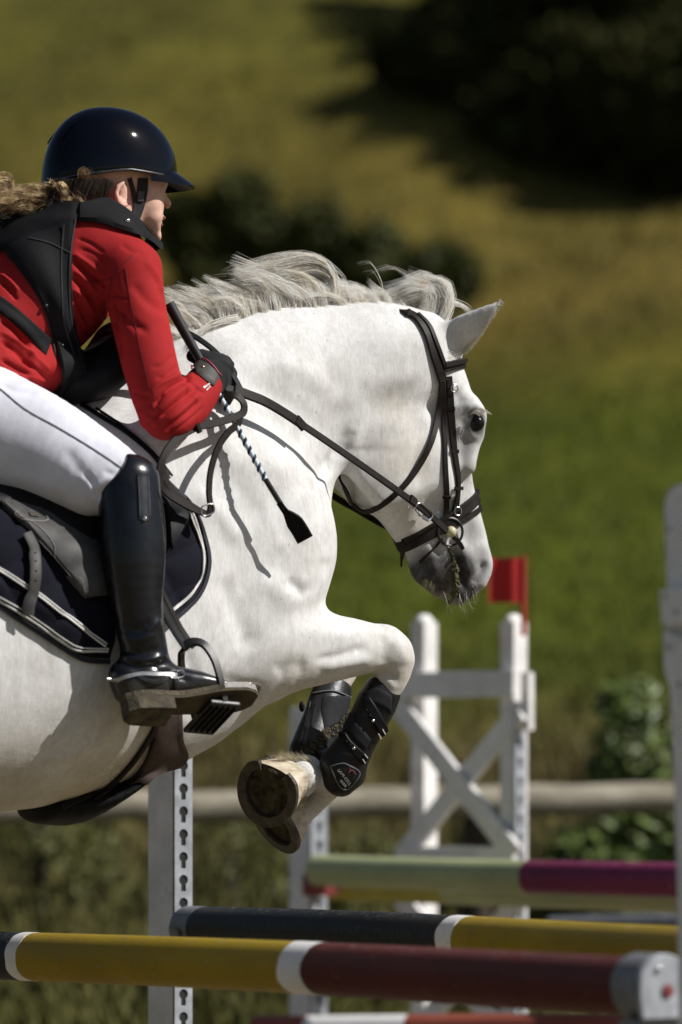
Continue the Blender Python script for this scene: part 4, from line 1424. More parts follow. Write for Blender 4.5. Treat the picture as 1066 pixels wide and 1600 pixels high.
for i in range(300):                                            # upright hair covering the crest
    x = r_.uniform(296, 640); y = crest(x); rr = r_.uniform(-.012, .024)
    up = np.interp(x, [296, 340, 520, 560, 640], [16, 34, 40, 30, 22]) * r_.uniform(.7, 1.2)
    ms.append([loc(x + 3, y + r_.uniform(14, 22), rr * .8), loc(x + 3, y - .2 * up, rr + .012 * (rr > 0)), loc(x - r_.uniform(0, 10), y - up, rr + .006)])
m_mane = NT('horse_mane')
_a = m_mane.noise(30, 3, .6)
_c = m_mane.ramp(_a, [(.3, (.90, .85, .74)), (.5, (.97, .95, .90)), (.75, (.98, .975, .95))])
m_mane = hairy(m_mane, _c)
V1 = join([strands(mg, 20, .0044, .00050, 9, seed=11, clump=.65), strands(ms, 22, .0040, .0006, 6, seed=16, tip=.1)])
# the curl above the middle of the neck: rises from the crest and folds back over itself
curl = []
for i in range(14):
    q = i / 13; j1, j2 = r_.gauss(0, 5), r_.gauss(0, 5)
    curl.append([loc(522 - 16 * q, 486, .015 - .04 * q), loc(524 - 10 * q, 442, .02 - .04 * q), loc(513 - 12 * q, 414 + 6 * q, .02 - .04 * q), loc(486 - 20 * q, 399 + 10 * q + j1 * .4, .02 - .03 * q),
                 loc(440 - 25 * q, 404 + 18 * q + j1, .02 - .03 * q), loc(396 - 34 * q + j2, 414 + 24 * q + j2, .02)])
V2 = strands(curl, 34, .0042, .00048, 12, seed=12, clump=.5)
# forelock bundle blown back behind the ears
fore = []
for i in range(26):
    q = r_.random(); j1, j2, j3 = r_.gauss(0, 6), r_.gauss(0, 6), r_.gauss(0, .008)
    fore.append([loc(690 - 40 * q, 508 - 6 * q, .03 - .05 * q), loc(706 - 34 * q, 468 - 4 * q + j1 * .4, .035 - .05 * q + j3), loc(697 - 32 * q + j2 * .4, 440 + 14 * q, .035 - .04 * q + j3), loc(668 - 28 * q, 434 + 22 * q + j1, .035 - .03 * q),
                 loc(640 - 26 * q, 446 + 18 * q + j1, .03 - .03 * q), loc(600 - 20 * q + j2, 466 + 14 * q + j1 * 1.5, .02)])
for i in range(34):
    q = r_.random(); j1, j2 = r_.gauss(0, 5), r_.gauss(0, 5); rr = r_.uniform(-.03, .035)
    fore.append([loc(640 + 46 * q, 510, rr * .6), loc(654 + 44 * q, 484, rr), loc(662 + 38 * q + j1 * .5, 458 + j2 * .4, rr * 1.2), loc(650 + 34 * q + j1, 444 + 6 * q + j2, rr * 1.3), loc(622 + 34 * q + j1 * 2, 448 + j2 * 2, rr * 1.3)])
V3 = strands(fore, 34, .0050, .00048, 12, seed=13, clump=.5)
loose = []
for i in range(18):                                             # flyaways
    x = r_.uniform(300, 660); y = crest(x) - 10
    up = r_.uniform(40, 82); bk = r_.uniform(30, 95)
    rr = r_.uniform(-.03, .03)
    loose.append([loc(x, y, rr), loc(x + r_.uniform(-5, 12), y - up * .5, rr), loc(x - bk * .5, y - up * .95, rr), loc(x - bk, y - up * r_.uniform(.7, 1.1), rr)])
loose += [[loc(700, 470, .03), loc(715, 474, .03), loc(730, 482, .03), loc(735, 490, .03)], [loc(672, 500, .05), loc(676, 530, .07), loc(690, 552, .085), loc(722, 548, .08)],
          [loc(668, 505, .05), loc(673, 540, .072), loc(690, 562, .088), loc(720, 556, .085)], [loc(664, 512, .05), loc(671, 548, .074), loc(692, 568, .09), loc(715, 564, .085)],
          [loc(330, 505, .05), loc(322, 512, .06), loc(310, 522, .07), loc(300, 540, .08)], [loc(372, 497, .04), loc(345, 502, .06), loc(320, 512, .07), loc(308, 530, .08)]]
V4 = strands(loose, 5, .0028, .00038, 9, seed=14)
V4b = strands(loose[-6:], 26, .0042, .0007, 9, seed=15)
part('mane', *join([V1, V2, V3, V4, V4b]), m_mane, horse)
# fringe along the ear edge, fetlock feathers, muzzle whiskers
fr = []
for i in range(26):
    q = i / 25
    x = 722 + 62 * q; y = 548 - 76 * q + 6 * math.sin(q * 3.1)
    re_ = .075 + .08 * q
    fr.append([loc(x - 4, y - 3, re_), loc(x + 3, y + 2, re_), loc(x + 7 * (1.1 - q), y + 6 * (1.1 - q), re_)])
part('ear_fringe', *strands(fr, 16, .0022, .0005, 5, seed=21), m_lash, horse)
ff = []
for i in range(22):
    x = 428 + i * 2.6 + r_.uniform(-3, 3); up = r_.uniform(10, 22)
    ff.append([loc(x + 10, 1200 + abs(i - 10) * .5, .045), loc(x + 4, 1190, .060), loc(x - .55 * up, 1190 - up * .8, .070)])
m_feather = simple('dirty_feather_hair', (.55, .48, .34), .6, .4, 60, 0)
part('fetlock_feather', *strands(ff, 9, .0040, .00045, 6, seed=22), m_feather, horse)
wk = []
for i in range(26):
    x, y = r_.uniform(690, 752), 0
    y = np.interp(x, [690, 715, 735, 755], [936, 944, 930, 905]) - r_.uniform(2, 16)
    wk.append([loc(x, y, .04), loc(x + r_.uniform(0, 8), y + r_.uniform(12, 24), .05), loc(x + r_.uniform(2, 16), y + r_.uniform(20, 42), .055)])
for i in range(14):
    x = r_.uniform(655, 700); y = np.interp(x, [655, 700], [905, 935]) - 6
    wk.append([loc(x, y, .03), loc(x - 2, y + 8, .035), loc(x - r_.uniform(-2, 8), y + r_.uniform(6, 14), .04)])
part('whiskers', *strands(wk[:18], 1, .002, .00022, 5, seed=23), m_lash, horse)
part('chin_tuft', *strands(wk[30:], 10, .0045, .00035, 5, seed=25), simple('grass_stained_hair', (.09, .08, .035), .8, .5, 60, 0), horse)
# chewed grass and foam along the open mouth
mth = drape_strap([(700, 858), (706, 872), (711, 890), (713, 908), (708, 928), (700, 938)], np.interp(np.linspace(0, 1, 40), [0, .2, .6, 1], [.003, .007, .011, .016]), .003, [HB], .001, 40, 3)
gv, gq = mth[2]
gv = gv + np.random.default_rng(4).normal(0, .0022, gv.shape)
part('chewed_grass', gv, gq, simple('green_foam', (.085, .078, .026), .7, .6, 160, .8, .004, 300), horse, smooth=False)
# tail (beyond the frame)
tg = [[loc(-690, 860, rr), loc(-780, 830, rr), loc(-880, 900, rr * 1.5), loc(-960, 1050, rr * 2), loc(-1010, 1200, rr * 2)] for rr in np.linspace(-.04, .04, 14)]
part('tail', *strands(tg, 24, .014, .0012, 9, seed=24), m_mane, horse)
# ================================================================== RIDER
def new_field(pts, pad, h):
    P = np.array(pts)
    return Field(P.min(0) - pad, P.max(0) + pad, h)
def T(fd, st, k=.02, r=None, both=False, op='add', grow=0.0, lat=(0, 1, 0)):
    fd.tube(*chain(st, r=r, grow=grow, lat=lat), k=k, op=op)
    if both:
        fd.tube(*chain(st, r=r, mirror=True, grow=grow, lat=lat), k=k, op=op)

TORSO = [(-110, 600, 108, .155), (-50, 565, 104, .145), (10, 510, 100, .14), (70, 452, 104, .155), (125, 402, 88, .155), (150, 372, 62, .12)]
SHOULD = [(120, 372, 52, .07, .06), (170, 400, 52, .065, .12), (205, 425, 46, .056, .17)]
UARM = [(203, 420, 46, .056, .17), (214, 480, 44, .054, .195), (232, 560, 42, .050, .225), (250, 625, 40, .047, .25), (262, 650, 34, .043, .26)]
FARM = [(258, 648, 34, .043, .26), (282, 640, 37, .041, .245), (304, 620, 34, .037, .22), (322, 600, 26, .033, .195)]
THIGH = [(-90, 640, 100, .10, .09), (-20, 662, 90, .095, .13), (60, 692, 79, .085, .19), (130, 728, 68, .072, .25), (185, 758, 54, .060, .295), (208, 790, 44, .052, .315)]
SHAFT = [(202, 752, 48, .056, .318), (204, 800, 50, .058, .325), (208, 870, 50, .058, .335), (213, 940, 42, .050, .340), (221, 990, 37, .043, .342), (226, 1030, 38, .040, .342), (222, 1060, 40, .038, .342)]
LATF = (0, .84, -.54)
FOOT = [(208, 1066, 30, .033, .340), (240, 1062, 32, .035, .342), (272, 1068, 27, .037, .345), (303, 1074, 24, .042, .348), (326, 1080, 18, .043, .350), (348, 1085, 10, .043, .352), (385, 1082, 7, .038, .356), (402, 1080, 5, .028, .358)]

rider = root('person', loc(0, 740, 0), 'person in red jacket, white breeches and black boots leaning forward on the horse', 'person')

# ---- body (skin), one continuous figure under the clothes
bf = Field(loc(-200, 1100, .45) - .12, loc(330, 160, -.36) + [.16, .14, .16], .0042)
T(bf, TORSO, .03, grow=-.012); T(bf, SHOULD, .03, both=True, grow=-.010)
T(bf, UARM, .02, both=True, grow=-.010); T(bf, FARM, .02, both=True, grow=-.010)
T(bf, THIGH, .03, both=True, grow=-.010); T(bf, SHAFT, .02, both=True, grow=-.012); T(bf, FOOT, .02, both=True, grow=-.010)
T(bf, [(140, 375, 46, .065), (170, 352, 38, .055), (190, 335, 38, .055)], .03)                     # neck
T(bf, [(130, 268, 58, .066), (165, 258, 74, .074), (205, 268, 62, .068)], .03)                     # skull
T(bf, [(208, 285, 48, .062), (218, 310, 40, .058), (225, 335, 30, .050), (233, 358, 18, .036), (239, 371, 9, .022)], .02)
T(bf, [(232, 318, 15, .020), (236, 338, 13, .018)], .02, r=.034, both=True)                      # cheeks
T(bf, [(250, 296, 6, .012), (256, 308, 5.5, .010), (263, 319, 6, .011), (262, 324, 4.5, .013)], .008)  # nose
T(bf, [(252, 338, 5, .016), (255, 343, 3.6, .017)], .006); T(bf, [(251, 352, 4.5, .016), (249, 350, 4, .017)], .005)  # lips
T(bf, [(245, 368, 7, .016), (243, 374, 8, .018)], .012)                                             # chin
T(bf, [(247, 288, 7, .04), (249, 292, 6, .04)], .012)                                              # brow
T(bf, [(250, 302, 4, .010), (251, 305, 4, .010)], .006, r=.026, both=True, op='sub')             # eye sockets
T(bf, [(192, 286, 4, .006), (184, 292, 4, .007), (181, 303, 4.5, .007), (185, 316, 5, .008), (192, 325, 5.5, .007), (197, 320, 4, .006)], .006, r=.082, both=True)  # ear rim
T(bf, [(192, 292, 7, .006), (192, 312, 7, .006)], .008, r=.074, both=True)
FING = []
for i in range(4):
    y = i * 11.5
    FING.append([(336 - i, 572 + y, 8.2, .0095, .190), (352 - .5 * i, 571 + y, 7.8, .0095, .192), (363 - i, 582 + y, 7.6, .009, .178), (359 - 1.5 * i, 594 + y, 7.2, .0085, .158), (348 - 2 * i, 597 + y, 6.6, .008, .150)])
PALM = [(318, 598, 24, .026, .195), (330, 590, 27, .024, .193), (344, 592, 26, .021, .188)]
THUMB = [(322, 575, 10, .012, .180), (338, 562, 9, .0105, .172), (352, 562, 8, .0095, .160), (360, 570, 7, .009, .150)]
def hand(fd, g, both):
    T(fd, PALM, .012, both=both, grow=g)
    for f_ in FING: T(fd, f_, .003, both=both, grow=g)
    T(fd, THUMB, .006, both=both, grow=g)
hand(bf, -.0022, True)
BV, BQ = bf.mesh(2)
del bf
def skin_mat():
    t = NT('skin')
    n = t.noise(60, 5, .6)
    col = t.ramp(n, [(.3, (.60, .35, .26)), (.6, (.70, .44, .34)), (.8, (.74, .48, .37))])
    col = t.mix(t.attr('lip'), col, (.45, .12, .10))
    return t.done(col, .48, t.bump(t.noise(500, 3), .12, .001), spec=.3, sss=.05)
c_l = loc(254, 346, 0.0)
lip = np.exp(-(((BV[:, 0] - c_l[0]) / .013) ** 2 + ((BV[:, 2] - c_l[2]) / .009) ** 2 + (BV[:, 1] / .03) ** 2)) * .7
c_e = loc(190, 322, .08)
lip = np.maximum(lip, .28 * np.exp(-(((BV[:, 0] - c_e[0]) / .016) ** 2 + ((BV[:, 2] - c_e[2]) / .03) ** 2)))
body_o = part('body', BV, BQ.astype(np.int32), skin_mat(), rider, attrs={'lip': lip})
BB = bvh_of(BV, BQ)
m_dark = simple('dark_eye', (.02, .015, .01), .2, .1, 50, 0)
for sg in (1, -1):
    c = loc(247, 303, .028); c[1] *= sg
    part('eye', *ball(c, .0105, 14, 10), m_dark, rider)

# ---- jacket
jf = Field(loc(-200, 720, .42) - .10, loc(330, 330, -.36) + [.14, .12, .12], .0036)
T(jf, TORSO, .04); T(jf, SHOULD, .04, both=True)
T(jf, UARM, .018, both=True, grow=.002); T(jf, FARM, .022, both=True, grow=.002)
T(jf, [(-60, 600, 92, .165), (0, 588, 50, .165), (60, 582, 36, .150), (92, 590, 18, .13)], .03)       # skirt of the jacket
T(jf, [(328, 594, 24, .031, .190), (338, 586, 26, .031, .184)], .004, op='sub')
JV, JQ = jf.mesh(2)
del jf
JV = sculpt(JV, JQ, [
    ([(236, 640), (262, 610), (300, 588)], 3.6, -0.0078), ([(248, 655), (276, 630), (312, 604)], 3.6, -0.0070), ([(256, 672), (288, 650), (318, 622)], 3.6, -0.0062),
    ([(240, 648), (268, 622), (300, 598)], 3.6, 0.0062), ([(254, 664), (284, 640), (312, 615)], 3.6, 0.0054), ([(230, 620), (250, 600), (285, 582)], 4.3, 0.0062),
    ([(300, 585), (320, 592), (333, 605)], 2.9, -0.0031), ([(215, 655), (240, 672), (268, 678)], 4.3, 0.0047),
    ([(112, 405), (135, 425), (165, 452)], 3.2, -0.0093), ([(112, 395), (138, 412), (172, 438)], 3.6, 0.0062), ([(112, 432), (130, 450), (152, 480)], 3.2, -0.0093), ([(112, 420), (136, 440), (160, 468)], 2.9, 0.0062),
    ([(112, 462), (125, 478), (142, 510)], 3.2, -0.0078), ([(112, 450), (130, 466), (150, 498)], 2.9, 0.0062), ([(114, 500), (126, 512), (140, 530)], 2.9, -0.0062),
    ([(168, 440), (176, 500), (188, 560)], 5.0, -0.0093), ([(180, 470), (200, 500), (235, 520)], 6.5, -0.0047),
    ([(0, 500), (22, 515), (48, 545)], 3.6, -0.0093), ([(0, 486), (26, 502), (56, 530)], 3.6, 0.0078), ([(0, 532), (25, 548), (55, 575)], 3.6, -0.0093), ([(0, 518), (28, 536), (58, 562)], 3.6, 0.0078),
    ([(0, 560), (20, 572), (50, 590)], 3.6, -0.0078), ([(0, 440), (14, 452), (28, 470)], 2.9, -0.0062), ([(0, 428), (16, 440), (30, 456)], 2.9, 0.0062), ([(10, 592), (40, 588), (75, 596)], 3.6, 0.0062),
    ([(205, 440), (230, 470), (262, 490)], 8.6, -0.0039), ([(228, 405), (245, 430), (258, 460)], 5.8, 0.0031),
    # finer creases: elbow, cuff, armpit, back
    ([(222, 636), (240, 628), (258, 612)], 2.6, -.0040), ([(232, 662), (256, 646), (284, 622)], 2.6, -.0045), ([(262, 680), (292, 660), (322, 632)], 2.6, -.0035), ([(285, 584), (300, 600), (322, 618)], 2.6, -.0035),
    ([(280, 592), (296, 612), (312, 630)], 2.6, .0030), ([(244, 592), (262, 588), (278, 570)], 3, -.0035), ([(236, 575), (256, 570), (274, 552)], 3.2, -.0025), ([(206, 610), (222, 618), (236, 616)], 3, -.003),
    ([(172, 452), (186, 462), (204, 466)], 3, -.0035), ([(170, 470), (182, 486), (200, 494)], 3, -.0030), ([(160, 500), (174, 505), (186, 520)], 3, -.004), ([(212, 640), (232, 652), (250, 668)], 3, .003),
    ([(118, 372), (140, 380), (164, 396)], 3, -.0030), ([(120, 388), (146, 396), (172, 416)], 3, -.0025), ([(116, 478), (130, 494), (146, 524)], 2.6, -.004), ([(0, 470), (12, 480), (28, 488)], 3, -.004),
    ([(30, 560), (52, 572), (76, 596)], 3, -.005), ([(40, 548), (60, 562), (80, 580)], 3, .004), ([(10, 548), (34, 560), (60, 584)], 2.6, -.004), ([(188, 380), (205, 392), (226, 396)], 4, -.002), ([(240, 430), (252, 460), (262, 500)], 4, -.0025),
])
def cloth(name, c, nscale, rough, sheen=.2, bump=.25, bscale=900):
    t = NT(name)
    n = t.noise(nscale, 4, .6); wv = t.noise(bscale, 2, .5)
    col = t.ramp(n, [(.3, tuple(x * .82 for x in c)), (.7, tuple(min(1, x * 1.1) for x in c))])
    nm = t.bump(wv, bump, .0008); nm = t.bump(t.noise(22, 4, .6), .22, .006, nm)
    return t.done(col, rough, nm, spec=.10, sheen=sheen)
M_red = cloth('red_jacket_cloth', (.35, .020, .021), 9, .78, .0, .4, 600)
jacket = part('jacket', JV, JQ.astype(np.int32), M_red, rider)
JB = bvh_of(JV, JQ)
M_seam = simple('red_seam', (.16, .008, .01), .8, .2, 40, 0)
seams = [[(196, 418), (204, 470), (218, 540), (232, 600), (243, 655)], [(133, 441), (160, 438), (176, 433), (190, 415), (208, 398)], [(176, 433), (172, 450), (170, 470)]]
part('seam', *join([drape_strap(s, .0022, .0009, [JB], .0002, 50, 2)[2] for s in seams]), M_seam, rider, parent=jacket)
M_tag = simple('silver_print', (.55, .5, .48), .4, .3, 60, 0, metal=.4)
part('cuff_mark', *join([drape_strap([(318, 606), (327, 600)], .004, .0008, [JB], .0012, 8, 1)[2], drape_strap([(322, 610), (328, 604)], .003, .0008, [JB], .0012, 8, 1)[2]]), M_tag, rider, parent=jacket)

# ---- breeches
pf = Field(loc(-220, 860, .48) - .08, loc(240, 540, -.44) + [.12, .1, .1], .0055)
T(pf, [(-130, 620, 100, .15), (-60, 620, 90, .15)], .04); T(pf, THIGH, .04, both=True)
T(pf, [(-20, 740, 26, .05, .12), (60, 765, 24, .05, .18), (130, 790, 20, .045, .24)], .03, both=True)
PV, PQ = pf.mesh(2); del pf
PV = sculpt(PV, PQ, [([(150, 776), (172, 762), (196, 744)], 5, -.005), ([(140, 768), (165, 752), (192, 738)], 5, .004), ([(120, 740), (140, 762), (146, 790)], 6, .004), ([(132, 738), (146, 756), (152, 780)], 4, -.004),
                     ([(185, 722), (205, 728), (225, 742)], 6, .003), ([(10, 735), (60, 752), (110, 770)], 12, .004), ([(0, 600), (30, 612), (60, 612)], 5, -.003),
                     ([(160, 735), (180, 742), (200, 738)], 4, -.003), ([(100, 700), (125, 735), (138, 770)], 10, -.003)])
M_white = cloth('white_breeches', (.70, .695, .76), 12, .75, .1, .15)
breeches = part('breeches', PV, PQ.astype(np.int32), M_white, rider)
PB = bvh_of(PV, PQ)
M_pipe = simple('grey_seam', (.10, .10, .12), .7, .2, 40, 0)
part('seam', *drape_strap([(-30, 590), (0, 608), (40, 640), (90, 668), (140, 698), (185, 728), (195, 738)], .0030, .0012, [PB], .0004, 60, 3)[2], M_pipe, rider, parent=breeches)

# ---- boots
M_boot = NT('polished_black_leather')
_n = M_boot.noise(30, 4, .6); _w = M_boot.noise(9, 3, .5)
_dust = M_boot.attr('dust')
M_boot = M_boot.done(M_boot.mix(M_boot.math('MULTIPLY', _dust, M_boot.math('ADD', .1, M_boot.noise(140, 4, .7))), M_boot.ramp(_n, [(.3, (.004, .0045, .006)), (.7, (.008, .009, .012))]), (.22, .19, .15)),
                     M_boot.math('ADD', .16, M_boot.math('MULTIPLY', _n, .2)), M_boot.bump(_n, .12, .003, M_boot.bump(_w, .15, .01)), spec=.42)
M_rub = simple('dusty_rubber_sole', (.065, .052, .032), .85, .8, 38, .8, .005, 160)
M_rubd = simple('dark_outsole', (.055, .042, .022), .85, .5, 40, .5, .003, 160)
def frame_foot(mir):
    a, b = loc(208, 1066, .342), loc(402, 1079, .358)
    l = np.array(LATF)
    if mir: a[1] *= -1; b[1] *= -1; l = np.array([0, .84, .54])
    f = b - a; L = np.linalg.norm(f); f /= L
    l = l - f * (l @ f); l /= np.linalg.norm(l)
    n = np.cross(f, l)
    if n[2] > 0: n = -n
    return a, f, l, n, L
def build_boot(mir):
    q = [loc(120, 1160, .45), loc(430, 700, .22)]
    if mir:
        for p in q: p[1] *= -1
    fd = new_field(q, .10, .0040)
    fd.tube(*chain(SHAFT, mirror=mir), k=.01); fd.tube(*chain(FOOT, mirror=mir, lat=LATF if not mir else (0, .84, .54)), k=.022)
    fd.tube(*chain([(190, 1056, 20, .028, .342), (196, 1084, 18, .030, .342)], mirror=mir), k=.02)
    fd.tube(*chain([(32, 604, 222, .4, .32), (30, 602, 222, .4, .32)], n=3, mirror=mir), k=.004, op='sub')
    V, Q = fd.mesh(2)
    if not mir:
        V = sculpt(V, Q, [([(182, 1010), (215, 1022), (250, 1012)], 5, -.004), ([(184, 1022), (220, 1032), (262, 1024)], 5, .0045), ([(182, 1034), (225, 1042), (268, 1034)], 5, -.004), ([(180, 990), (210, 1000), (245, 990)], 6, .003),
                          ([(225, 985), (240, 978), (252, 966)], 5, .004), ([(190, 975), (215, 985), (240, 972)], 6, -.003), ([(256, 800), (258, 860), (252, 920)], 6, .002), ([(250, 1046), (275, 1056), (300, 1066)], 5, -.003),
                          ([(240, 1040), (262, 1060), (268, 1085)], 3.5, -.002)])
    a, f, l, n, L = frame_foot(mir)
    dn = (V - a) @ n
    dust = np.clip((dn - .004) * 26, 0, 1) * np.clip(1.2 - np.abs((V - a) @ f - .10) * 4, .3, 1) * .45 * (np.abs(dn) < .06)
    ff = (V - a) @ f
    dust = np.maximum(dust, np.clip((ff - .16) * 14, 0, .9) * (dn < .012) * .9)
    b = part('boot', V, Q.astype(np.int32), M_boot, rider, attrs={'dust': dust})
    # outsole and heel
    def plate(x0, x1, wf, d0, d1, m, nm, par):
        xs = np.linspace(x0, x1, 22); Vv = []
        for x in xs:
            w_ = wf(x)
            for sx, dd in ((-1, d0(x)), (1, d0(x)), (1, d1(x)), (-1, d1(x))):
                Vv.append(a + f * x + l * (w_ * sx + .003) + n * dd)
        Vv = np.array(Vv); i = np.arange(len(Vv)).reshape(-1, 4); nx = np.roll(i, -1, 1)
        qq = np.stack([i[:-1], nx[:-1], nx[1:], i[1:]], -1).reshape(-1, 4)
        part(nm, Vv, [np.vstack([qq, i[:1][:, ::-1], i[-1:]]).astype(np.int32)], m, rider, smooth=False, parent=par)
    wid = lambda x: np.interp(x, [-.03, -.01, .03, .08, .13, .19, .235, .26, .272], [.016, .030, .034, .030, .036, .045, .042, .030, .012])
    base = lambda x: np.interp(x, [-.03, .05, .10, .16, .22, .28], [.043, .040, .036, .025, .017, .010])
    plate(-.030, .270, wid, lambda x: base(x) - .004, lambda x: base(x) + .007, M_rub, 'welt', b)
    plate(.182, .2715, lambda x: wid(x) * 1.01, lambda x: base(x) - .0065, lambda x: base(x) + .0068, simple('dusty_grey_welt', (.30, .28, .26), .8, .4, 60, .5, .002, 200), 'toe_welt', b)
    plate(-.029, .268, lambda x: wid(x) * .985, lambda x: base(x) + .0072, lambda x: base(x) + .013, M_rubd, 'outsole', b)
    plate(-.030, .068, lambda x: np.interp(x, [-.03, -.012, .03, .068], [.018, .031, .034, .033]), lambda x: base(x) + .0132, lambda x: base(x) + .040, M_rub, 'heel', b)
    return b, V, Q
boot_r, BTV, BTQ = build_boot(False)
build_boot(True)
TB = bvh_of(BTV, BTQ)
M_trim = simple('boot_trim_leather', (.014, .015, .018), .35, .3, 60, .2, .001, 300, spec=.5)
M_stitch = simple('grey_stitch', (.10, .10, .11), .6, .1, 40, 0)
M_silver = simple('polished_metal', (.72, .71, .69), .18, .15, 40, .05, metal=1)
strapP = drape_strap([(222, 741), (224, 775), (225, 812)], .021, .0016, [TB], .001, 24, 3)
part('boot_strap', *strapP[2], M_trim, rider, parent=boot_r)
part('stitching', *join([drape_strap([(218 + d, 744), (220 + d, 775), (221 + d, 806)], .0012, .0008, [TB], .0034, 20, 3)[2] for d in (-3, 12)]), M_stitch, rider, parent=boot_r)
h = hit([TB], 225.5, 811)
part('snap', *ball(h[0] + h[1] * .002, .0055, 14, 8, np.eye(3)), M_silver, rider, parent=boot_r)
part('zip_edge', *join([drape_strap([(247, 765), (255, 800), (258, 845), (255, 900), (251, 950)], .0016, .001, [TB], .0006, 40, 3, )[2]]), M_stitch, rider, parent=boot_r)

# ---- spur
spur = root('spur', loc(230, 1056, .38), 'slim metal spur strapped round the ankle of the near boot', 'spur')
M_spur = simple('brushed_spur_metal', (.42, .41, .40), .35, .2, 60, .1, metal=.8)
part('band', *drape_strap([(183, 1064), (196, 1058), (222, 1053), (250, 1054), (276, 1055)], .0085, .0022, [TB], .0025, 30, 4)[2], M_spur, spur)
hh = hit([TB], 186, 1062)
hs = hh[0] if hh else loc(186, 1062, .36)
part('neck', *tubepath(np.array([hs, loc(176, 1062, .35), loc(167, 1061, .35)]), [.0045, .0045, .0035], 10), M_spur, spur)
bk = drape_strap([(266, 1055), (285, 1053)], .016, .003, [TB], .003, 8, 2)
P, Nn, _ = bk
S = np.cross(np.gradient(P, axis=0)[0], Nn[0]); S /= np.linalg.norm(S)
ringp = [P[0] + S * .0065, P[-1] + S * .0065, P[-1] - S * .0065, P[0] - S * .0065]
part('buckle', *tubepath(catmull(np.array(ringp), 28, True), .0016, 6, closed=True), M_silver, spur)
part('strap', *join([drape_strap([(274, 1060), (276, 1080), (273, 1102)], .011, .0015, [TB], .002, 16, 2)[2], drape_strap([(262, 1058), (248, 1066), (232, 1064), (215, 1056)], .008, .0015, [TB], .002, 16, 2)[2]]), M_trim, spur)

# ---- gloves
gf = new_field([loc(296, 660, .26), loc(380, 540, .10)], .03, .0028)
hand(gf, 0, False)
T(gf, [(312, 600, 25, .030, .200), (326, 592, 27, .028, .195)], .008)
T(gf, [(300, 556, 10, .012, .165), (322, 562, 16, .02, .165), (346, 582, 20, .022, .168), (352, 608, 16, .02, .17)], .01)
GV, GQ = gf.mesh(1)
M_glove = cloth('black_glove', (.014, .014, .015), 30, .75, .1, .6, 420)
glove = part('glove', GV, GQ.astype(np.int32), M_glove, rider)
G2 = GV.copy(); G2[:, 1] *= -1
part('glove', G2, GQ[:, ::-1].astype(np.int32), M_glove, rider)
GB = bvh_of(GV, GQ)
M_pink = simple('pink_piping', (.30, .02, .06), .6, .1, 40, 0)
tabA = patch([(304, 572), (312, 562), (330, 572), (342, 588)], [(306, 584), (312, 588), (322, 596), (334, 604)], 14, 7, [GB, JB], .004, .002)
part('wrist_tab', tabA[0], tabA[1], simple('glove_leather', (.045, .045, .040), .6, .2, 60, .1), rider, parent=glove)
part('piping', *drape_strap([(302, 580), (303, 570), (310, 563), (322, 566), (333, 576), (342, 590)], .0028, .0022, [GB, JB], .006, 24, 2)[2], M_pink, rider, parent=glove)
h = hit([GB, JB], 317, 577)
part('snap', *ball(h[0] + h[1] * .007, .0032, 12, 8), simple('brass', (.62, .55, .36), .25, .1, 40, 0, metal=1), rider, parent=glove)

# ---- helmet
HC = loc(172, 274, 0)
pit = math.radians(-3)
ex = np.array([math.cos(pit), 0, math.sin(pit)]); ez = np.array([-math.sin(pit), 0, math.cos(pit)]); ey = np.array([0, 1., 0])
def hp(x, y, z): return HC + np.outer(np.atleast_1d(x), ex) + np.outer(np.atleast_1d(y), ey) + np.outer(np.atleast_1d(z), ez)
na, nb = 72, 22
th = np.linspace(0, 2 * math.pi, na, endpoint=False)
def dome(g):
    """rings from crown to rim; the shell runs lower behind the ears"""
    R = []
    for j in range(1, nb + 1):
        t = j / nb
        ph = t * math.pi / 2
        rr = math.sin(ph) ** .90
        zz_ = .141 * math.cos(ph) ** .94 if j < nb else 0
        x = np.cos(th); y = np.sin(th)
        ax_ = np.where(x > 0, .150, .152) + g; by = .098 + g
        low = np.where(x < 0, -.034 * np.abs(x) ** 1.2, .006 * x ** 2) * t ** 3
        R.append(hp(x * rr * ax_, y * rr * by, (zz_ + g * math.cos(ph)) + low))
    return R
R = dome(0)
top = hp(0, 0, .141)
inner = [hp(np.cos(th) * k * .150, np.sin(th) * k * .098, z + np.where(np.cos(th) < 0, -.034 * np.abs(np.cos(th)) ** 1.2, .006 * np.cos(th) ** 2)) for k, z in ((.985, -.004), (.93, -.003), (.80, .03), (.4, .07))]
V = np.vstack([top] + R + inner)
idx = 1 + np.arange(na * (nb + 4)).reshape(nb + 4, na); nx = np.roll(idx, -1, 1)
q = np.stack([idx[:-1], idx[1:], nx[1:], nx[:-1]], -1).reshape(-1, 4)
tri = np.stack([np.zeros(na, int), idx[0], nx[0]], 1)
M_helm = NT('glossy_navy_shell')
M_helm = M_helm.done((.0015, .0018, .004), .06, spec=.28)
helmet = part('helmet', V, [q.astype(np.int32), tri.astype(np.int32)], M_helm, rider)
HBV = bvh_of(V, np.vstack([q, np.column_stack([tri, tri[:, 2]])]))
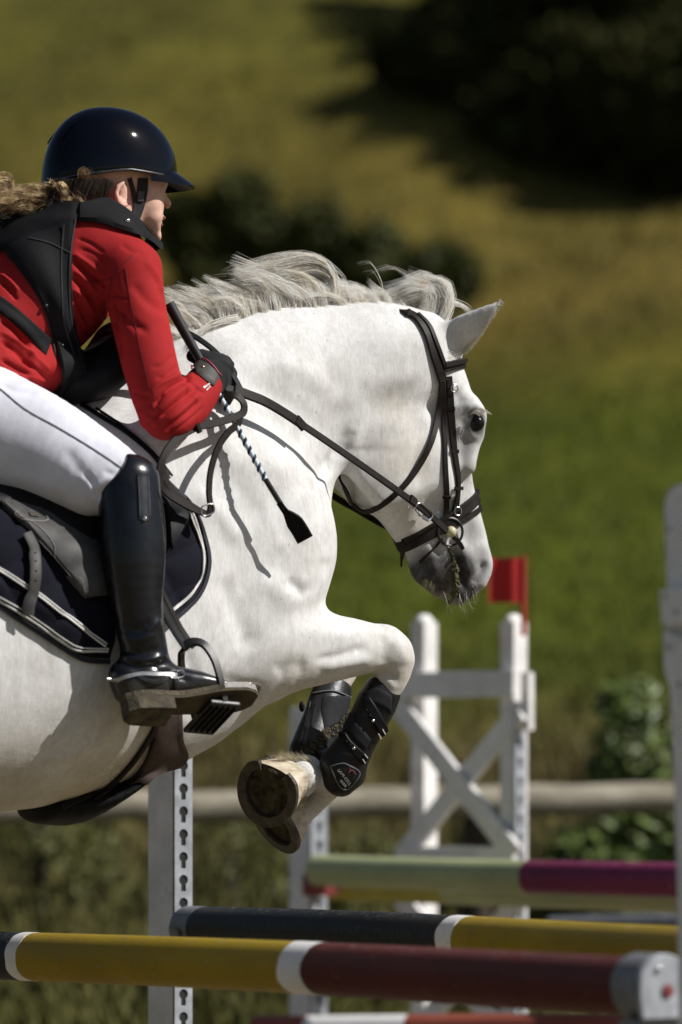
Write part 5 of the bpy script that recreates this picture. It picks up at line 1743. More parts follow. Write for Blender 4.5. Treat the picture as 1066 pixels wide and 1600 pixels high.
# raised centre panel edge
def helm_pt(th_, t, g):
    ph = t * math.pi / 2; rr = math.sin(ph) ** .90
    x, y = math.cos(th_), math.sin(th_)
    low = (-.016 * (-x) ** 1.2 if x < 0 else .006 * x * x) * t ** 3
    return hp(x * rr * (.151 + g), y * rr * (.098 + g), (.141 + g) * math.cos(ph) ** .94 + low)[0]
for sg in (1, -1):
    pts = []
    for u_ in np.linspace(-1, 1, 40):
        x_ = -.95 * u_ * .140; yy = sg * -.048 * (1 - .35 * u_ ** 2)
        q2 = (x_ / .151) ** 2 + (yy / .098) ** 2
        z_ = .141 * max(0, 1 - q2) ** .47
        pts.append(hp(x_, yy, z_ + .0002)[0])
    part('panel_edge', *tubepath(np.array(pts), .0014, 6), M_helm, rider, parent=helmet)
# visor
vt = np.linspace(-1.22, 1.22, 41)
rings = []
for k, (ext, dz) in enumerate(((0.0, .014), (.25, .009), (.55, .003), (.85, -.004), (1.0, -.008), (1.0, -.011), (.55, -.001), (0.0, .008))):
    e_ = .050 * np.cos(vt / 1.22 * math.pi / 2) ** .6 * ext
    a_ = .147
    x = np.cos(vt) * (a_ + e_); y = np.sin(vt) * (.096 + e_ * .3)
    rings.append(hp(x, y, dz + .006 * np.cos(vt) ** 2 - .010 * (y / .11) ** 2 * ext))
V = np.vstack(rings); m = len(vt); idx = np.arange(len(V)).reshape(-1, m)
q = np.stack([idx[:-1, :-1], idx[1:, :-1], idx[1:, 1:], idx[:-1, 1:]], -1).reshape(-1, 4)
part('visor', V, [q.astype(np.int32)], M_helm, rider, parent=helmet)
# bright trim round the rim
tr = [hp(math.cos(a_) * .1515, math.sin(a_) * .0995, (-.034 * abs(math.cos(a_)) ** 1.2 if math.cos(a_) < 0 else .006 * math.cos(a_) ** 2) - .001)[0] for a_ in np.linspace(0, 2 * math.pi, 60, endpoint=False)]
part('rim_trim', *tubepath(np.array(tr), .0022, 6, closed=True), simple('dark_chrome', (.25, .25, .26), .2, .1, 40, 0, metal=1), rider, parent=helmet)
M_web = simple('black_webbing', (.012, .012, .013), .7, .2, 60, .3, .001, 500)
part('chin_strap', *join([drape_strap([(223, 278), (222, 298), (217, 322), (210, 344), (206, 358)], .024, .002, [BB], .0015, 24, 3)[2], drape_strap([(202, 278), (208, 300), (212, 330)], .010, .002, [BB], .0015, 24, 3)[2]]), M_web, rider, parent=helmet)
part('strap_slider', *drape_strap([(219, 298), (218, 314)], .015, .003, [BB], .004, 10, 2)[2], simple('grey_web', (.06, .06, .065), .5, .2, 60, .1), rider, parent=helmet)

# ---- hair
M_hair = NT('brown_blond_hair')
_a = M_hair.noise(55, 3, .6)
M_hair = M_hair.done(M_hair.ramp(_a, [(.32, (.07, .036, .014)), (.48, (.28, .17, .07)), (.60, (.76, .57, .31))]), .45, spec=.4)
rr_ = random.Random(9)
hg = []
for i in range(40):                                            # curls lying on the collar
    x = rr_.uniform(92, 142); y = 292 + (x - 92) * .25
    r0 = rr_.uniform(.015, .075); ph = rr_.uniform(0, 6.28); L = rr_.uniform(26, 44)
    pts = []
    for k in range(7):
        t = k / 6
        pts.append(loc(x - 10 + 14 * t + 4 * math.sin(ph + t * 7), y - 8 + L * t, r0 + .02 * t + .006 * math.cos(ph + t * 7)))
    hg.append(pts)
for i in range(46):                                            # the mass behind the neck running back to the left
    y = rr_.uniform(290, 322); ph = rr_.uniform(0, 6.28); r0 = rr_.uniform(-.02, .05)
    x0 = rr_.uniform(96, 160); L = rr_.uniform(60, 175)
    pts = []
    for k in range(14):
        t = k / 13
        pts.append(loc(x0 - L * t + 7 * math.sin(ph + 15 * t), y + 7 * math.cos(ph + 15 * t) + 10 * t, r0 + .010 * math.sin(ph + 12 * t)))
    hg.append(pts)
for i in range(9):                                             # loose loops at the left edge and below the helmet
    ph = rr_.uniform(0, 6.28)
    if i < 6: hg.append([loc(-30, 300 + 4 * i, .02), loc(-8, 278 + 3 * i, .02), loc(12, 274 + 3 * i, .02), loc(18, 290 + 2 * i, .02), loc(8, 305 + 2 * i, .02)])
    else: hg.append([loc(118 + 2 * i, 296, .05), loc(112 + 2.4 * i, 275 + rr_.uniform(-8, 6), .085), loc(120 + 2.2 * i, 262 + rr_.uniform(-6, 10), .10), loc(128 + 1.5 * i, 272, .105)])
part('hair', *strands(hg[:40] + hg[-9:], 26, .0040, .00050, 12, seed=31, clump=.3), M_hair, rider)
part('hair', *strands(hg[40:-9], 22, .0034, .00045, 20, seed=33, clump=.2), M_hair, rider)
sc_ = []
for i in range(30):                                            # scalp hair between shell, ear and collar
    x = 84 + i * 2.75
    sc_.append([loc(x + 6, 282, .082 - .03 * max(0, (120 - x) / 40)), loc(x - 2, 302, .082 - .03 * max(0, (120 - x) / 40)), loc(x - 8, 330, .075)])
part('nape_hair', *strands(sc_, 90, .0050, .0007, 6, seed=32), simple('dark_brown_hair', (.035, .02, .012), .5, .4, 60, 0), rider)

# ---- air vest: black panels over the jacket
M_vest = cloth('black_vest_nylon', (.012, .012, .013), 14, .7, .0, .5, 500)
vest = root('safety_vest', loc(80, 500, .1), 'black nylon safety vest with stand-up collar worn over the red jacket', 'vest')
fold = lambda u_, v_, x, y: .0035 * np.sin(u_ * 9 + v_ * 3) + .003 * np.sin(v_ * 8 - u_ * 5) + .004 * np.sin(v_ * math.pi)
def vpatch(nm, A_, B_, nu=34, nv=16, off=.007, th=.004, b=fold, tg=[JB], mat=None):
    p = patch(A_, B_, nu, nv, tg, off, th, b, 5)
    return part(nm, p[0], p[1], mat or M_vest, vest), p
_, pm = vpatch('side_panel', [(6, 392), (35, 425), (68, 478), (86, 540), (94, 590), (92, 626)], [(122, 338), (113, 400), (113, 490), (125, 540), (139, 585), (133, 637)], 46, 22)
vpatch('back_panel', [(-120, 372), (-60, 335), (0, 318), (60, 316), (126, 324)], [(-120, 440), (-60, 420), (0, 398), (45, 385), (120, 352)], 40, 14, .010)
vpatch('cross_strap', [(-60, 428), (0, 462), (34, 488), (80, 530)], [(-60, 456), (0, 490), (28, 512), (72, 556)], 26, 9, .003, .002, None)
ncl = [BB, JB]
colr, pc = vpatch('collar', [(122, 324), (160, 318), (185, 329), (211, 350), (234, 370), (248, 386)], [(122, 348), (155, 352), (180, 360), (208, 370), (232, 382), (249, 397)], 40, 9, .010, .004, lambda u_, v_, x, y: .006 * (1 - v_), ncl)
h = hit([bvh_of(np.array(pc[0]), pc[1][0])], 199, 345)
part('snap', *ball((h[0] if h else loc(199, 345, .09)), .0065, 14, 8), M_silver, vest)
for x, y in ((72, 478), (97, 540)):
    h = hit([bvh_of(np.array(pm[0]), pm[1][0])], x, y)
    if h: part('snap', *ball(h[0], .0045, 12, 8), M_trim, vest)
pmb = bvh_of(np.array(pm[0]), pm[1][0])
M_edge = simple('vest_edge_tape', (.035, .035, .037), .7, .2, 60, .2, spec=.1)
for sline in ([(10, 398), (36, 428), (66, 478), (84, 540), (91, 590), (90, 622)], [(46, 372), (78, 380), (112, 396)], [(100, 350), (96, 420), (100, 500), (116, 560), (122, 625)], [(118, 342), (110, 400), (110, 490), (122, 542), (135, 588)]):
    part('seam_tape', *drape_strap(sline, .0035, .0014, [pmb, JB], .0006, 40, 3)[2], M_edge, vest)
vf = new_field([loc(90, 660, .3), loc(230, 500, -.3)], .06, .005)
T(vf, [(112, 600, 34, .10, .05), (145, 588, 44, .115, .06), (172, 562, 48, .12, .06), (192, 520, 44, .12, .06)], .03)
FV, FQ = vf.mesh(2)
part('front_panel', FV, FQ.astype(np.int32), M_vest, vest)
# ================================================================== TACK
M_brown = simple('dark_brown_leather', (.014, .010, .008), .5, .35, 60, .2, .001, 400, spec=.14)
M_blackl = simple('black_leather', (.008, .008, .009), .55, .3, 50, .2, .001, 350, spec=.12)
M_greyl = simple('worn_grey_leather', (.058, .055, .052), .55, .3, 45, .35, .001, 380, spec=.25)
M_wst = simple('pale_stitch', (.28, .26, .24), .7, .1, 40, 0)

# ---- saddle pad
pad = root('saddle_pad', loc(60, 950, .3), 'quilted navy saddle pad with white piped edge under the saddle', 'saddle pad')
M_navy = cloth('navy_quilt', (.0075, .0075, .014), 18, .85, .04, .5, 350)
def quilt(u_, v_, x, y):
    a_ = np.abs(np.sin((x * .55 + y) / 19.0)); b_ = np.abs(np.sin((x * .9 - y * .5) / 24.0))
    e_ = np.minimum(np.minimum(v_, 1 - v_) * 6, 1)
    return (.013 * (a_ * b_) ** .5 + .002) * e_
p = patch([(-110, 760), (0, 790), (80, 830), (150, 850), (190, 880)], [(-110, 872), (0, 944), (70, 990), (126, 1024), (170, 1029)], 60, 30, [HB], .006, .006, quilt, 4)
part('panel', p[0], p[1], M_navy, pad); PB1 = bvh_of(p[0], p[1][0])
p2 = patch([(236, 745), (230, 800), (222, 870), (220, 968)], [(252, 752), (296, 795), (317, 850), (320, 892), (304, 932), (268, 966)], 44, 20, [HB], .006, .006, quilt, 4)
part('panel', p2[0], p2[1], M_navy, pad); PB2 = bvh_of(p2[0], p2[1][0])
PADB = [PB1, PB2, HB]
M_pipew = simple('white_piping', (.62, .60, .57), .5, .15, 80, .1)
def pipe(pts, n=60):
    a_ = drape_strap(pts, .0042, .0026, PADB, .003, n, 4)[2]
    b_ = drape_strap([(x + 1.6, y - 4.0) for x, y in pts], .0030, .0022, PADB, .003, n, 4)[2]
    return [a_, b_]
part('piping', *join(pipe([(-60, 864), (0, 893), (50, 925), (100, 962), (142, 994), (165, 1010)]) + pipe([(-60, 905), (0, 938), (50, 968), (100, 1003), (126, 1016), (168, 1017)])
     + pipe([(258, 758), (292, 795), (312, 848), (315, 890), (300, 927), (266, 957)])), M_pipew, pad)
bind = [drape_strap([(256, 750), (298, 794), (320, 850), (323, 892), (306, 934), (268, 969)], .010, .005, PADB, .004, 50, 4)[2], drape_strap([(-100, 880), (0, 949), (70, 995), (126, 1029), (170, 1034)], .010, .005, PADB, .004, 50, 4)[2]]
part('binding', *join(bind), simple('navy_binding', (.012, .012, .02), .7, .2, 60, .3), pad)

# ---- saddle
saddle = root('saddle', loc(40, 780, .1), 'dark leather jumping saddle with grey flap under the rider', 'saddle')
sf = new_field([loc(-220, 860, .30), loc(240, 580, -.30)], .06, .006)
T(sf, [(-150, 690, 34, .19), (-90, 725, 30, .18), (-20, 740, 30, .15), (60, 725, 32, .12), (120, 690, 30, .11), (150, 668, 20, .10)], .03)
SV_, SQ_ = sf.mesh(2)
part('seat', SV_, SQ_.astype(np.int32), M_blackl, saddle)
SB = bvh_of(SV_, SQ_)
p = patch([(-2, 790), (40, 826), (88, 878), (136, 934)], [(2, 788), (60, 795), (130, 815), (190, 930)], 44, 18, [PB1, PB2, SB, HB], .012, .004, None, 14)
part('flap', p[0], p[1], M_greyl, saddle); FB = bvh_of(p[0], p[1][0])
p = patch([(-80, 725), (0, 735), (90, 755), (180, 785)], [(-80, 790), (0, 791), (60, 800), (180, 900)], 34, 16, [PB1, SB, HB], .014, .004, None, 14)  # black panel stands in for the thigh's shadow on the saddle
part('shaded_skirt', p[0], p[1], M_blackl, saddle)
fl2 = [FB, PB1, HB]
part('flap_stitching', *join([drape_strap([(4, 792), (44, 827), (90, 876), (132, 926)], .0012, .0008, fl2, .0008, 50, 3)[2], drape_strap([(30, 805), (60, 822), (84, 850), (86, 872)], .0012, .0008, fl2, .0008, 30, 3)[2],
     drape_strap([(28, 798), (24, 803), (36, 811), (62, 815), (75, 812), (72, 806)], .0018, .001, fl2, .0008, 30, 3)[2]]), M_wst, saddle)
part('maker_plate', *drape_strap([(46, 804), (60, 806)], .012, .002, fl2, .002, 8, 2)[2], simple('tarnished_plate', (.20, .18, .14), .3, .3, 60, .1, metal=.8), saddle)
p = patch([(102, 898), (112, 912), (136, 934)], [(126, 902), (130, 906), (137, 932)], 10, 6, fl2, .004, .002, None, 2)
part('flap_corner', p[0], p[1], simple('grained_leather', (.085, .08, .074), .7, .4, 200, .6, .001, 700), saddle)
P, Nn, rb = drape_strap([(38, 836), (50, 862), (52, 900), (44, 945), (42, 960)], [.022, .024, .025, .024, .020][2], .003, [FB, PB1, HB], .010, 30, 6)
bil = part('billet', *rb, M_greyl, saddle)
for t_ in (8, 11, 14, 17):
    part('hole', *ball(P[t_] + Nn[t_] * .0028, .0022, 8, 6), M_blackl, saddle, parent=bil)
p = patch([(246, 772), (258, 800), (262, 850)], [(276, 800), (292, 812), (262, 862)], 16, 10, [PB2, HB], .010, .006, None, 3)
part('knee_block', p[0], p[1], M_blackl, saddle)
part('pommel_strap', *join([drape_strap([(128, 634), (160, 655), (200, 680), (238, 712), (262, 745)], .010, .003, [HB, SB], .004, 40, 4)[2], drape_strap([(150, 640), (190, 668), (236, 706), (268, 745)], .004, .003, [HB, SB], .004, 40, 4)[2]]), M_blackl, saddle)

# ---- girth with belly guard
girth = root('girth', loc(150, 1270, 0), 'black belly-guard girth curving under the horse', 'girth')
gd = new_field([loc(20, 1310, .25), loc(300, 1080, -.25)], .05, .005)
T(gd, [(66, 1262, 26, .10), (110, 1258, 32, .13), (160, 1236, 34, .15), (205, 1195, 30, .16), (240, 1150, 24, .17), (262, 1110, 16, .18)], .02)
V, Q = gd.mesh(2)
part('belly_guard', V, Q.astype(np.int32), M_blackl, girth); GDB = bvh_of(V, Q)
p = patch([(236, 1105), (234, 1150), (224, 1195), (212, 1226)], [(283, 1105), (286, 1150), (291, 1186), (232, 1224)], 24, 12, [HB, GDB], .008, .003, None, 20)
part('elastic_strap', p[0], p[1], simple('brown_elastic', (.060, .040, .034), .75, .3, 80, .4, .001, 600), girth)
part('edge_binding', *join([drape_strap([(96, 1262), (150, 1240), (200, 1196), (238, 1140), (248, 1110)], .012, .005, [GDB, HB], .004, 40, 4)[2], drape_strap([(240, 1150), (222, 1190), (190, 1226), (150, 1252)], .008, .004, [GDB, HB], .007, 40, 4)[2]]), M_brown, girth)

# ---- stirrup
stirrup = root('stirrup', loc(325, 1120, .35), 'black stirrup iron with wide ribbed tread under the near boot', 'stirrup')
M_iron = simple('blackened_stirrup', (.022, .021, .020), .42, .3, 50, .1, metal=.2)
a_, f_, l_, n_, L_ = frame_foot(False)
pos = a_ + f_ * .165
near = [loc(286, 1012, .335), loc(300, 1004, .345), loc(318, 1008, .358), (loc(334, 1030, .372)), loc(344, 1062, .385), loc(351, 1096, .392)]
far = [loc(286, 1012, .335), loc(282, 1022, .320), loc(284, 1050, .300), loc(296, 1095, .290), loc(310, 1140, .285)]
def bar(path, w0, w1, th):
    P = catmull(np.array(path), 30)
    Nn = np.tile(l_ * -1.0, (30, 1))
    return ribbon(P, Nn, np.linspace(w0, w1, 30), th)
part('arch', *join([bar(near, .020, .013, .006), bar(far, .018, .014, .006)]), M_iron, stirrup)
c_ = (near[-1] + far[-1]) / 2 + n_ * .004
d_ = far[-1] - near[-1]; hl = np.linalg.norm(d_) / 2; d_ = d_ / (2 * hl)
fo = f_ - d_ * (f_ @ d_); fo /= np.linalg.norm(fo)
up = np.cross(fo, d_)
tread = part('tread', *box_pts(c_, d_ * (hl + .004), fo * .034, up * .005, .003), M_iron, stirrup, smooth=False)
for i in range(5):
    part('rib', *box_pts(c_ + fo * (-.026 + i * .013) - up * .0075 * np.sign(up[2]), d_ * hl * .85, fo * .0022, up * .0025, .001), M_blackl, stirrup, smooth=False, parent=tread)
leather = root('stirrup_leather', loc(270, 980, .35), 'dark strap running down from saddle to stirrup beside the boot', 'strap')
P = catmull(np.array([loc(238, 915, .30), loc(254, 948, .318), (loc(272, 982, .328)), loc(292, 1012, .338)]), 24)
part('strap', *ribbon(P, np.tile([.3, -1, .1], (24, 1)), .024, .003), M_blackl, leather)
part('strap', *ribbon(P + np.array([.018, .004, 0]), np.tile([.5, -1, .1], (24, 1)), .014, .003), M_brown, leather)

# ---- bridle
bridle = root('bridle', loc(680, 560, .08), 'dark brown leather bridle with noseband on the horse head', 'bridle')
hd = HV[HV[:, 0] > loc(520, 700, 0)[0]]
def both_sides(V, polys):
    V2 = np.array(V); V2[:, 1] *= -1
    return join([(V, polys), (V2, [p_[:, ::-1] for p_ in (polys if isinstance(polys, list) else [polys])])])
def bstrap(nm, pts, wd, th=.0035, off=.003, n=40, both=True, mat=M_brown, sm=6):
    r3 = drape_strap(pts, wd, th, [HB], off, n, sm)
    if both:
        V2 = np.array(r3[2][0]); V2[:, 1] *= -1
        part(nm, V2, [p_[:, ::-1] for p_ in r3[2][1]], mat, bridle)
    return part(nm, *r3[2], mat, bridle), r3
_, hp3 = bstrap('headpiece', [(634, 490), (652, 500), (668, 524), (678, 556), (690, 596)], .024, off=.005)
q0 = hp3[0][0]; q1 = q0.copy(); q1[1] *= -1
part('crownpiece', *ribbon(catmull(np.array([hp3[0][2], q0, (q0 + q1) / 2 + [0, 0, .012], q1, hp3[0][2] * [1, -1, 1]]), 24), np.stack([np.zeros(24), -np.linspace(1, -1, 24), np.full(24, .6)], 1), .024, .0035), M_brown, bridle)
bstrap('headpiece', [(650, 494), (668, 512), (680, 540), (692, 574)], .010, off=.008)
_, cs = bstrap('cheekpiece', [(700, 588), (704, 640), (708, 700), (714, 750), (711, 790), (704, 822)], .0165)
bstrap('noseband_hanger', [(689, 588), (693, 650), (694, 720), (697, 770), (696, 806)], .013)
for kp in ([(698, 640), (711, 639)], [(702, 706), (715, 705)], [(707, 764), (720, 763)], [(691, 775), (703, 776)]):
    bstrap('keeper', kp, .008, .0022, .0050, 8, False)
# browband and noseband: taut loops
P, Nn, rb = hull_band(hd, loc(690, 574, 0), (640, 588, 740, 566), .135, .022, .004, .004)
fr_ = P[:, 0] > loc(664, 580, 0)[0]
i0 = int(np.argmin(np.where(fr_, 0, 1) * 0 + P[:, 0])); Pr = np.roll(P, -i0, 0); Nr = np.roll(Nn, -i0, 0)
kp = Pr[:, 0] > loc(650, 580, 0)[0]
part('browband', *ribbon(Pr[kp], Nr[kp], .022, .005), M_brown, bridle)
part('browband_padding', *ribbon(Pr[kp] + np.array([0, 0, .004]), Nr[kp], .010, .010), M_brown, bridle)
P, Nn, rb = hull_band(hd, loc(690, 810, 0), (748, 768, 628, 852), .13, .026, .0045, .003)
part('noseband', *rb, M_brown, bridle)
P2_, N2_, rb2 = hull_band(hd, loc(692, 800, 0), (750, 762, 634, 838), .125, .008, .006, .006)
part('noseband_padding', *rb2, M_brown, bridle)
P, Nn, rb = hull_band(hd, loc(692, 822, 0), (756, 786, 628, 856), .12, .012, .0035, .005)
part('flash_strap', *rb, M_brown, bridle)
# throat lash hanging loose
P, Nn, rb = drape_strap([(688, 592), (684, 640), (670, 696), (640, 746), (606, 780), (574, 796), (552, 784)], .013, .0035, [HB], .006, 50, 10)
Pm = P.copy(); Pm[:, 1] *= -1; Nm = Nn.copy(); Nm[:, 1] *= -1
mid = catmull(np.array([P[-1], loc(541, 766, .03), loc(531, 742, .0), loc(534, 700, -.04)]), 20)
part('throat_lash', *join([rb, ribbon(mid, np.tile([-.6, 0, -.6], (20, 1)), .013, .0035)]), M_brown, bridle)
# buckles and bit
def ring(c, n, r, t, mat, nm, sx=1.0, par=None):
    n = np.array(n, float); n /= np.linalg.norm(n)
    u_ = np.cross(n, (0, 0, 1.)); u_ /= np.linalg.norm(u_); w_ = np.cross(n, u_)
    an = np.linspace(0, 6.283, 28, endpoint=False)
    return part(nm, *tubepath(c + np.outer(np.cos(an), u_) * r * sx + np.outer(np.sin(an), w_) * r, t, 6, closed=True), mat, bridle, parent=par)
for (x, y, rr) in ((707, 607, .008), (712, 799, .009), (655, 798, .010), (640, 786, .008)):
    h = hit([HB], x, y); ring(h[0] + h[1] * .010, h[1], rr, .0016, M_silver, 'buckle')
h = hit([HB], 701, 831)
part('bit_stud', *ball(h[0] + h[1] * .012, .0125, 18, 12, np.eye(3)), simple('ivory_rubber', (.50, .45, .28), .35, .15, 60, .05), bridle)
ring(h[0] + h[1] * .008, h[1], .030, .0030, M_iron, 'bit_ring')
h2 = h[0].copy(); h2[1] *= -1; n2 = h[1].copy(); n2[1] *= -1
ring(h2 + n2 * .008, n2, .030, .0030, M_iron, 'bit_ring')
part('mouthpiece', *tubepath(catmull(np.array([h[0] + h[1] * .008, [h[0][0], 0, h[0][2] + .004], h2 + n2 * .008]), 14), .006, 8), M_iron, bridle)
tg = drape_strap([(704, 836), (716, 848), (722, 858)], .009, .003, [HB], .012, 12, 2)
part('strap_end', *tg[2], M_brown, bridle)
part('strap_end', *drape_strap([(632, 846), (631, 866), (630, 884)], .010, .003, [HB], .004, 12, 2)[2], M_brown, bridle)
part('strap_end', *drape_strap([(690, 842), (672, 862), (656, 878)], .005, .0025, [HB], .004, 16, 3)[2], M_brown, bridle)

# ---- reins
reins = root('reins', loc(470, 665, .18), 'dark leather reins stretched from bit to gloved hand with slack loops at the shoulder', 'reins')
def strap3(pts, wd, th=.0035, n=60, nrm=(.15, -1, .25)):
    P = catmull(np.array([loc(*p_) for p_ in pts]), n)
    return ribbon(P, np.tile(nrm, (n, 1)), wd, th)
part('rein', *strap3([(352, 606, .200), (372, 612, .200), (410, 626, .195), (466, 660, .180), (560, 724, .155), (640, 781, .115), (672, 806, .092), (698, 830, .078)], .0165, .004, 80), M_brown, reins)
part('rein_grip', *strap3([(366, 609, .203), (384, 616, .202), (412, 627, .198), (440, 643, .190), (466, 660, .183)], .0215, .0055, 40), M_brown, reins)
part('keeper', *strap3([(462, 655, .186), (474, 668, .182)], .022, .006, 8), M_brown, reins)
part('keeper', *strap3([(640, 779, .118), (648, 786, .115)], .020, .006, 8), M_brown, reins)
part('buckle', *tubepath(catmull(np.array([loc(656, 786, .112), loc(676, 800, .100), loc(670, 812, .100), loc(650, 798, .112)]), 28, True), .0018, 6, closed=True), M_silver, reins)
part('rein', *strap3([(330, 600, -.17), (420, 660, -.17), (500, 758, -.14), (560, 798, -.105), (612, 826, -.08), (660, 838, -.07)], .016, .004, 60), M_brown, reins)
# slack loops
part('slack_loop', *strap3([(346, 626, .205), (364, 617, .215), (379, 628, .222), (380, 644, .226), (364, 653, .232), (336, 661, .245), (304, 669, .262), (274, 688, .285), (255, 715, .30), (249, 744, .305), (258, 768, .305), (284, 786, .302), (312, 800, .298)], .0165, .004, 90), M_brown, reins)
part('slack_loop', *strap3([(252, 720, .296), (258, 750, .300), (276, 774, .300), (318, 802, .298), (328, 796, .298), (326, 768, .292), (329, 735, .280), (340, 700, .262), (356, 676, .245), (372, 662, .232), (374, 648, .226)], .0150, .004, 90, (.3, -1, .1)), M_brown, reins)
part('keeper', *strap3([(305, 662, .268), (311, 676, .266)], .010, .007, 8), M_brown, reins)
part('buckle', *tubepath(catmull(np.array([loc(316, 792, .302), loc(332, 788, .302), loc(334, 800, .302), loc(318, 806, .302)]), 28, True), .0018, 6, closed=True), M_silver, reins)
# neck strap by the hand
nstrap = root('neck_strap', loc(350, 570, .15), 'black strap curving over the neck just above the gloved hand', 'strap')
part('strap', *strap3([(284, 516, .105), (310, 530, .130), (338, 552, .160), (358, 578, .185), (374, 606, .200), (378, 622, .203)], .013, .004, 40, (.1, -1, .3)), M_blackl, nstrap)

# ---- riding crop
def off_r(px, py, d):
    """lateral position d metres clear of the horse's side under a pixel"""
    h_ = hit([HB], px, py)
    return -h_[0][1] + d
crop = root('riding_crop', loc(470, 840, .21), 'riding crop with blue and white spiral shaft and black leather flap', 'riding crop')
P = catmull(np.array([loc(264, 474, .165), loc(289, 520, .176), loc(314, 565, .186)]), 16)
part('handle', *tubepath(P, np.linspace(.0118, .0095, 16), 12), simple('black_rubber_grip', (.012, .012, .013), .5, .3, 80, .5, .001, 300), crop)
rE = off_r(455, 815, .060); rF = off_r(462, 835, .058)
S0, S1 = loc(314, 565, .186), loc(415, 749, rE)
shaft = part('shaft', *tubepath(np.linspace(S0, S1, 20), .0054, 12), simple('pale_blue_wrap', (.50, .58, .62), .5, .15, 80, .1), crop)
ax = S1 - S0; L = np.linalg.norm(ax); ax /= L
u_ = np.cross(ax, (0, 1., 0)); u_ /= np.linalg.norm(u_); w_ = np.cross(ax, u_)
tt = np.linspace(0, 1, 420); an = tt * L / .0205 * 2 * math.pi
for off in (0.0,):
    Pq = S0 + np.outer(tt * L, ax) + (np.outer(np.cos(an + off), u_) + np.outer(np.sin(an + off), w_)) * .0034
    part('spiral', *tubepath(Pq, .0040, 6), simple('navy_wrap', (.012, .022, .05), .55, .2, 80, .1), crop, parent=shaft)
part('tip', *tubepath(np.linspace(S1, loc(444, 796, rE), 8), .0058, 10), simple('black_rubber_grip', (.012, .012, .013)), crop)
fl_ = catmull(np.array([loc(436, 785, rE), loc(446, 799, rE), loc(454, 808, rE), loc(466, 824, rF), loc(477, 843, rF)]), 20)
part('flap', *ribbon(fl_, np.tile([-.58, -.80, -.1], (20, 1)), np.interp(np.linspace(0, 1, 20), [0, .25, .42, .55, 1], [.012, .014, .028, .036, .036]), .005), M_blackl, crop)

# ---- tendon boots
M_shell = simple('black_moulded_shell', (.012, .012, .013), .36, .5, 35, .3, .002, 150, spec=.3)
M_neo = simple('charcoal_neoprene', (.020, .020, .023), .75, .3, 60, .3, .001, 500, spec=.12)
M_mud = simple('caked_mud', (.075, .062, .036), .95, .5, 90, .8, .004, 220)
def tendon(label, st, cup, base):
    e = root('tendon_boot', base, label, 'horse boot', 'tendon boots on the forelegs')
    fd = new_field([loc(q_[0], q_[1], q_[4]) for q_ in st + cup], .07, .0035)
    C, A_, B_, Lt = chain(st)
    fd.tube(C, A_, B_, Lt, k=.006)
    if cup: fd.tube(*chain(cup), k=.012)
    V, Q = fd.mesh(1)
    o = part('shell', V, Q.astype(np.int32), M_shell, e)
    return e, o, bvh_of(V, Q)
tb1, sh1, T1 = tendon('black tendon boot with oval brand badge on the near foreleg', [(597, 1082, 30, .036, .127), (588, 1100, 32, .037, .122), (572, 1132, 30, .034, .114), (553, 1168, 31, .034, .100), (534, 1200, 37, .038, .083)],
                      [(540, 1205, 32, .034, .085), (529, 1222, 27, .030, .075)], loc(529, 1240, .08))
tb2, sh2, T2 = tendon('dusty black tendon boot on the far foreleg, half hidden behind the badge boot', [(521, 1076, 30, .034, -.09), (514, 1100, 33, .036, -.078), (504, 1130, 33, .035, -.062), (493, 1160, 35, .036, -.038), (484, 1184, 36, .038, -.010)], [], loc(484, 1190, -.02))
def tp(nm, A_, B_, tg, rt, mat, off=.002, th=.003, nu=16, nv=8, par=None):
    p_ = patch(A_, B_, nu, nv, tg, off, th, None, 3)
    return part(nm, p_[0], p_[1], mat, rt, parent=par), p_
tp('upper_cuff', [(572, 1082), (590, 1074), (612, 1086)], [(566, 1094), (600, 1108), (612, 1118)], [T1], tb1, M_neo, .002)
s1, q1 = tp('strap', [(567, 1092), (570, 1106), (582, 1130), (596, 1152)], [(578, 1088), (590, 1108), (600, 1128), (607, 1142)], [T1], tb1, M_blackl, .006)
s2, q2 = tp('strap', [(530, 1146), (534, 1160), (550, 1178), (566, 1194)], [(541, 1142), (548, 1156), (560, 1168), (576, 1182)], [T1], tb1, M_blackl, .006)
tp('strike_panel', [(548, 1112), (560, 1130), (580, 1156)], [(536, 1136), (552, 1156), (570, 1172)], [T1], tb1, M_neo, .003)
for s_, q_, pts in ((s1, q1, ((573, 1110), (578, 1118), (583, 1126))), (s2, q2, ((542, 1159), (547, 1164), (553, 1169)))):
    bq = bvh_of(q_[0], q_[1][0])
    for i, (x, y) in enumerate(pts):
        h = hit([bq], x, y)
        if h: part('stud', *ball(h[0] + h[1] * .0005, .0030 if i < 2 else .0042, 10, 6), M_silver if i == 2 else M_blackl, tb1, parent=s_)
for a_, b_ in (((587, 1144), (590, 1152)), ((593, 1137), (596, 1144)), ((563, 1184), (566, 1190)), ((566, 1176), (570, 1182))):
    part('reflective_mark', *drape_strap([a_, b_], .0022, .0012, [T1], .0105, 6, 1)[2], M_pipew, tb1)
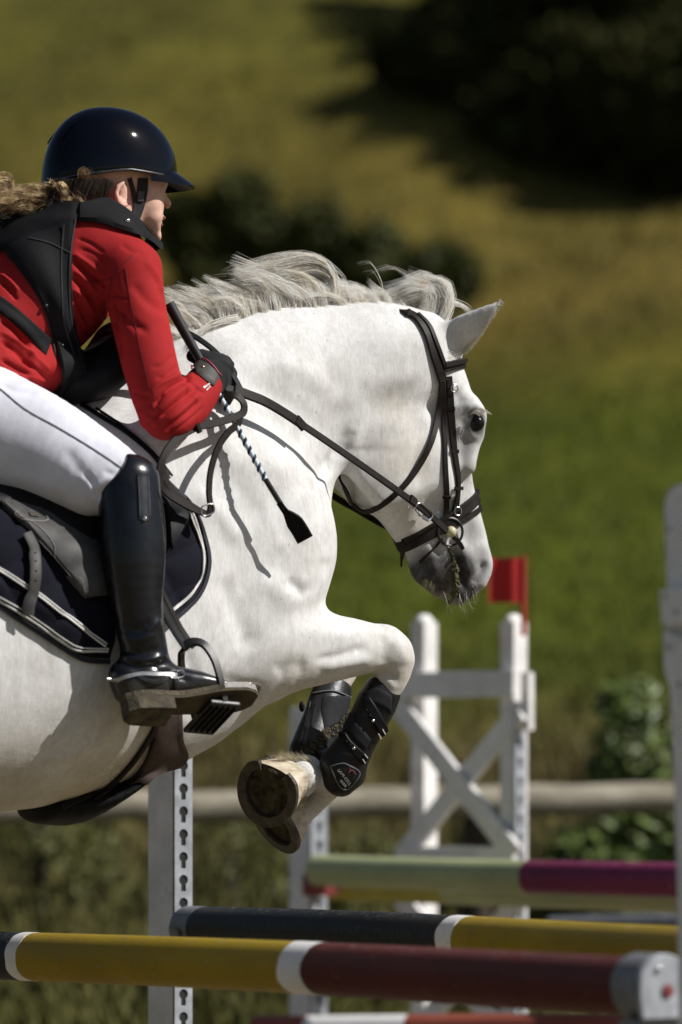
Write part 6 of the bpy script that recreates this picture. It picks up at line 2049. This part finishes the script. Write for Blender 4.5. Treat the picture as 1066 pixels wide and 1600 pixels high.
# badge
bd, qb = tp('badge', [(516, 1196), (535, 1190), (558, 1203)], [(526, 1222), (534, 1232), (552, 1218)], [T1], tb1, M_shell, .003, .0025, 14, 10)
ol_ = [(518, 1197), (538, 1193), (559, 1205), (553, 1220), (541, 1231), (532, 1228), (524, 1212)]
part('badge_edge', *drape_strap(ol_ + [ol_[0]], .0022, .0016, [T1], .0062, 50, 1)[2], simple('grey_rubber_line', (.14, .14, .14), .6, .1, 60, 0), tb1, parent=bd)
def lettering(txt, a, b, hgt, rt, par, mat):
    """flat raised letters from pixel a to pixel b on the badge"""
    cu = bpy.data.curves.new('t', 'FONT'); cu.body = txt; cu.extrude = .02; cu.align_x = 'CENTER'; cu.align_y = 'CENTER'
    ob = bpy.data.objects.new('t', cu); COL.objects.link(ob)
    dg = bpy.context.evaluated_depsgraph_get(); me = bpy.data.meshes.new_from_object(ob.evaluated_get(dg))
    V = np.array([v_.co[:] for v_ in me.vertices]); polys = {}
    for p_ in me.polygons: polys.setdefault(len(p_.vertices), []).append(list(p_.vertices))
    bpy.data.objects.remove(ob); bpy.data.curves.remove(cu); bpy.data.meshes.remove(me)
    hm = hit([T1], (a[0] + b[0]) / 2, (a[1] + b[1]) / 2)
    c_ = hm[0]; n_ = hm[1]
    dst = hm[2]
    d_ = at_depth(*b, dst) - at_depth(*a, dst)
    L_ = np.linalg.norm(d_); d_ = d_ - n_ * (d_ @ n_); d_ /= np.linalg.norm(d_); L2 = L_
    w_ = np.cross(n_, d_)
    w0 = V[:, 0].max() - V[:, 0].min(); h0 = V[:, 1].max() - V[:, 1].min()
    V = c_ + n_ * (.0072 + V[:, 2:3] * .02) + np.outer(V[:, 0] / w0 * L2, d_) + np.outer((V[:, 1] - V[:, 1].mean() * 0) / h0 * hgt, w_)
    part('lettering', V, [np.array(v_, np.int32) for v_ in polys.values()], mat, rt, smooth=False, parent=par)
M_let = simple('pale_print', (.60, .58, .56), .5, .1, 60, 0)
lettering('LAMI-CELL', (528, 1199), (547, 1226), .0062, tb1, bd, M_let)
lettering('TENDO', (531, 1215), (540, 1228), .0052, tb1, bd, M_let)
part('emblem', *join([drape_strap([(543, 1207), (546, 1203), (551, 1204), (553, 1209)], .0014, .001, [T1], .0070, 12, 1)[2], drape_strap([(546, 1203), (545, 1199)], .0012, .001, [T1], .0070, 6, 1)[2]]), simple('dull_red_print', (.30, .08, .08), .5, .1, 60, 0), tb1, parent=bd)
# far boot details
for pts in ([(486, 1096), (478, 1130), (472, 1162)], [(494, 1100), (487, 1135), (482, 1160)]):
    part('ridge', *drape_strap(pts, .004, .003, [T2], .001, 20, 2)[2], M_shell, tb2)
tp('front_panel', [(506, 1088), (503, 1110), (507, 1142)], [(546, 1088), (542, 1110), (530, 1128)], [T2], tb2, M_neo, .003, .003)
part('cuff_line', *drape_strap([(490, 1084), (520, 1080), (548, 1090)], .003, .002, [T2], .002, 20, 2)[2], M_stitch, tb2)
for x, y in ((472, 1104), (463, 1163)):
    part('strap_end', *ball(loc(x, y, -.04), .012, 12, 8, np.diag([.55, .5, 1.0])), M_blackl, tb2)
# mud caked between the boots
mr = np.random.default_rng(8)
Vs = []
for i in range(260):
    t_ = mr.uniform(0, 1)
    x = 487 + 56 * t_ + mr.normal(0, 5); y = 1172 - 62 * t_ + mr.normal(0, 6)
    h = hit([T1, T2], x, y)
    if h: Vs.append(ball(h[0] + h[1] * .001, mr.uniform(.0015, .0042), 6, 4, np.eye(3) + mr.normal(0, .2, (3, 3))))
mo = part('mud', *join(Vs), M_mud, tb2); mo['kind'] = 'stuff'
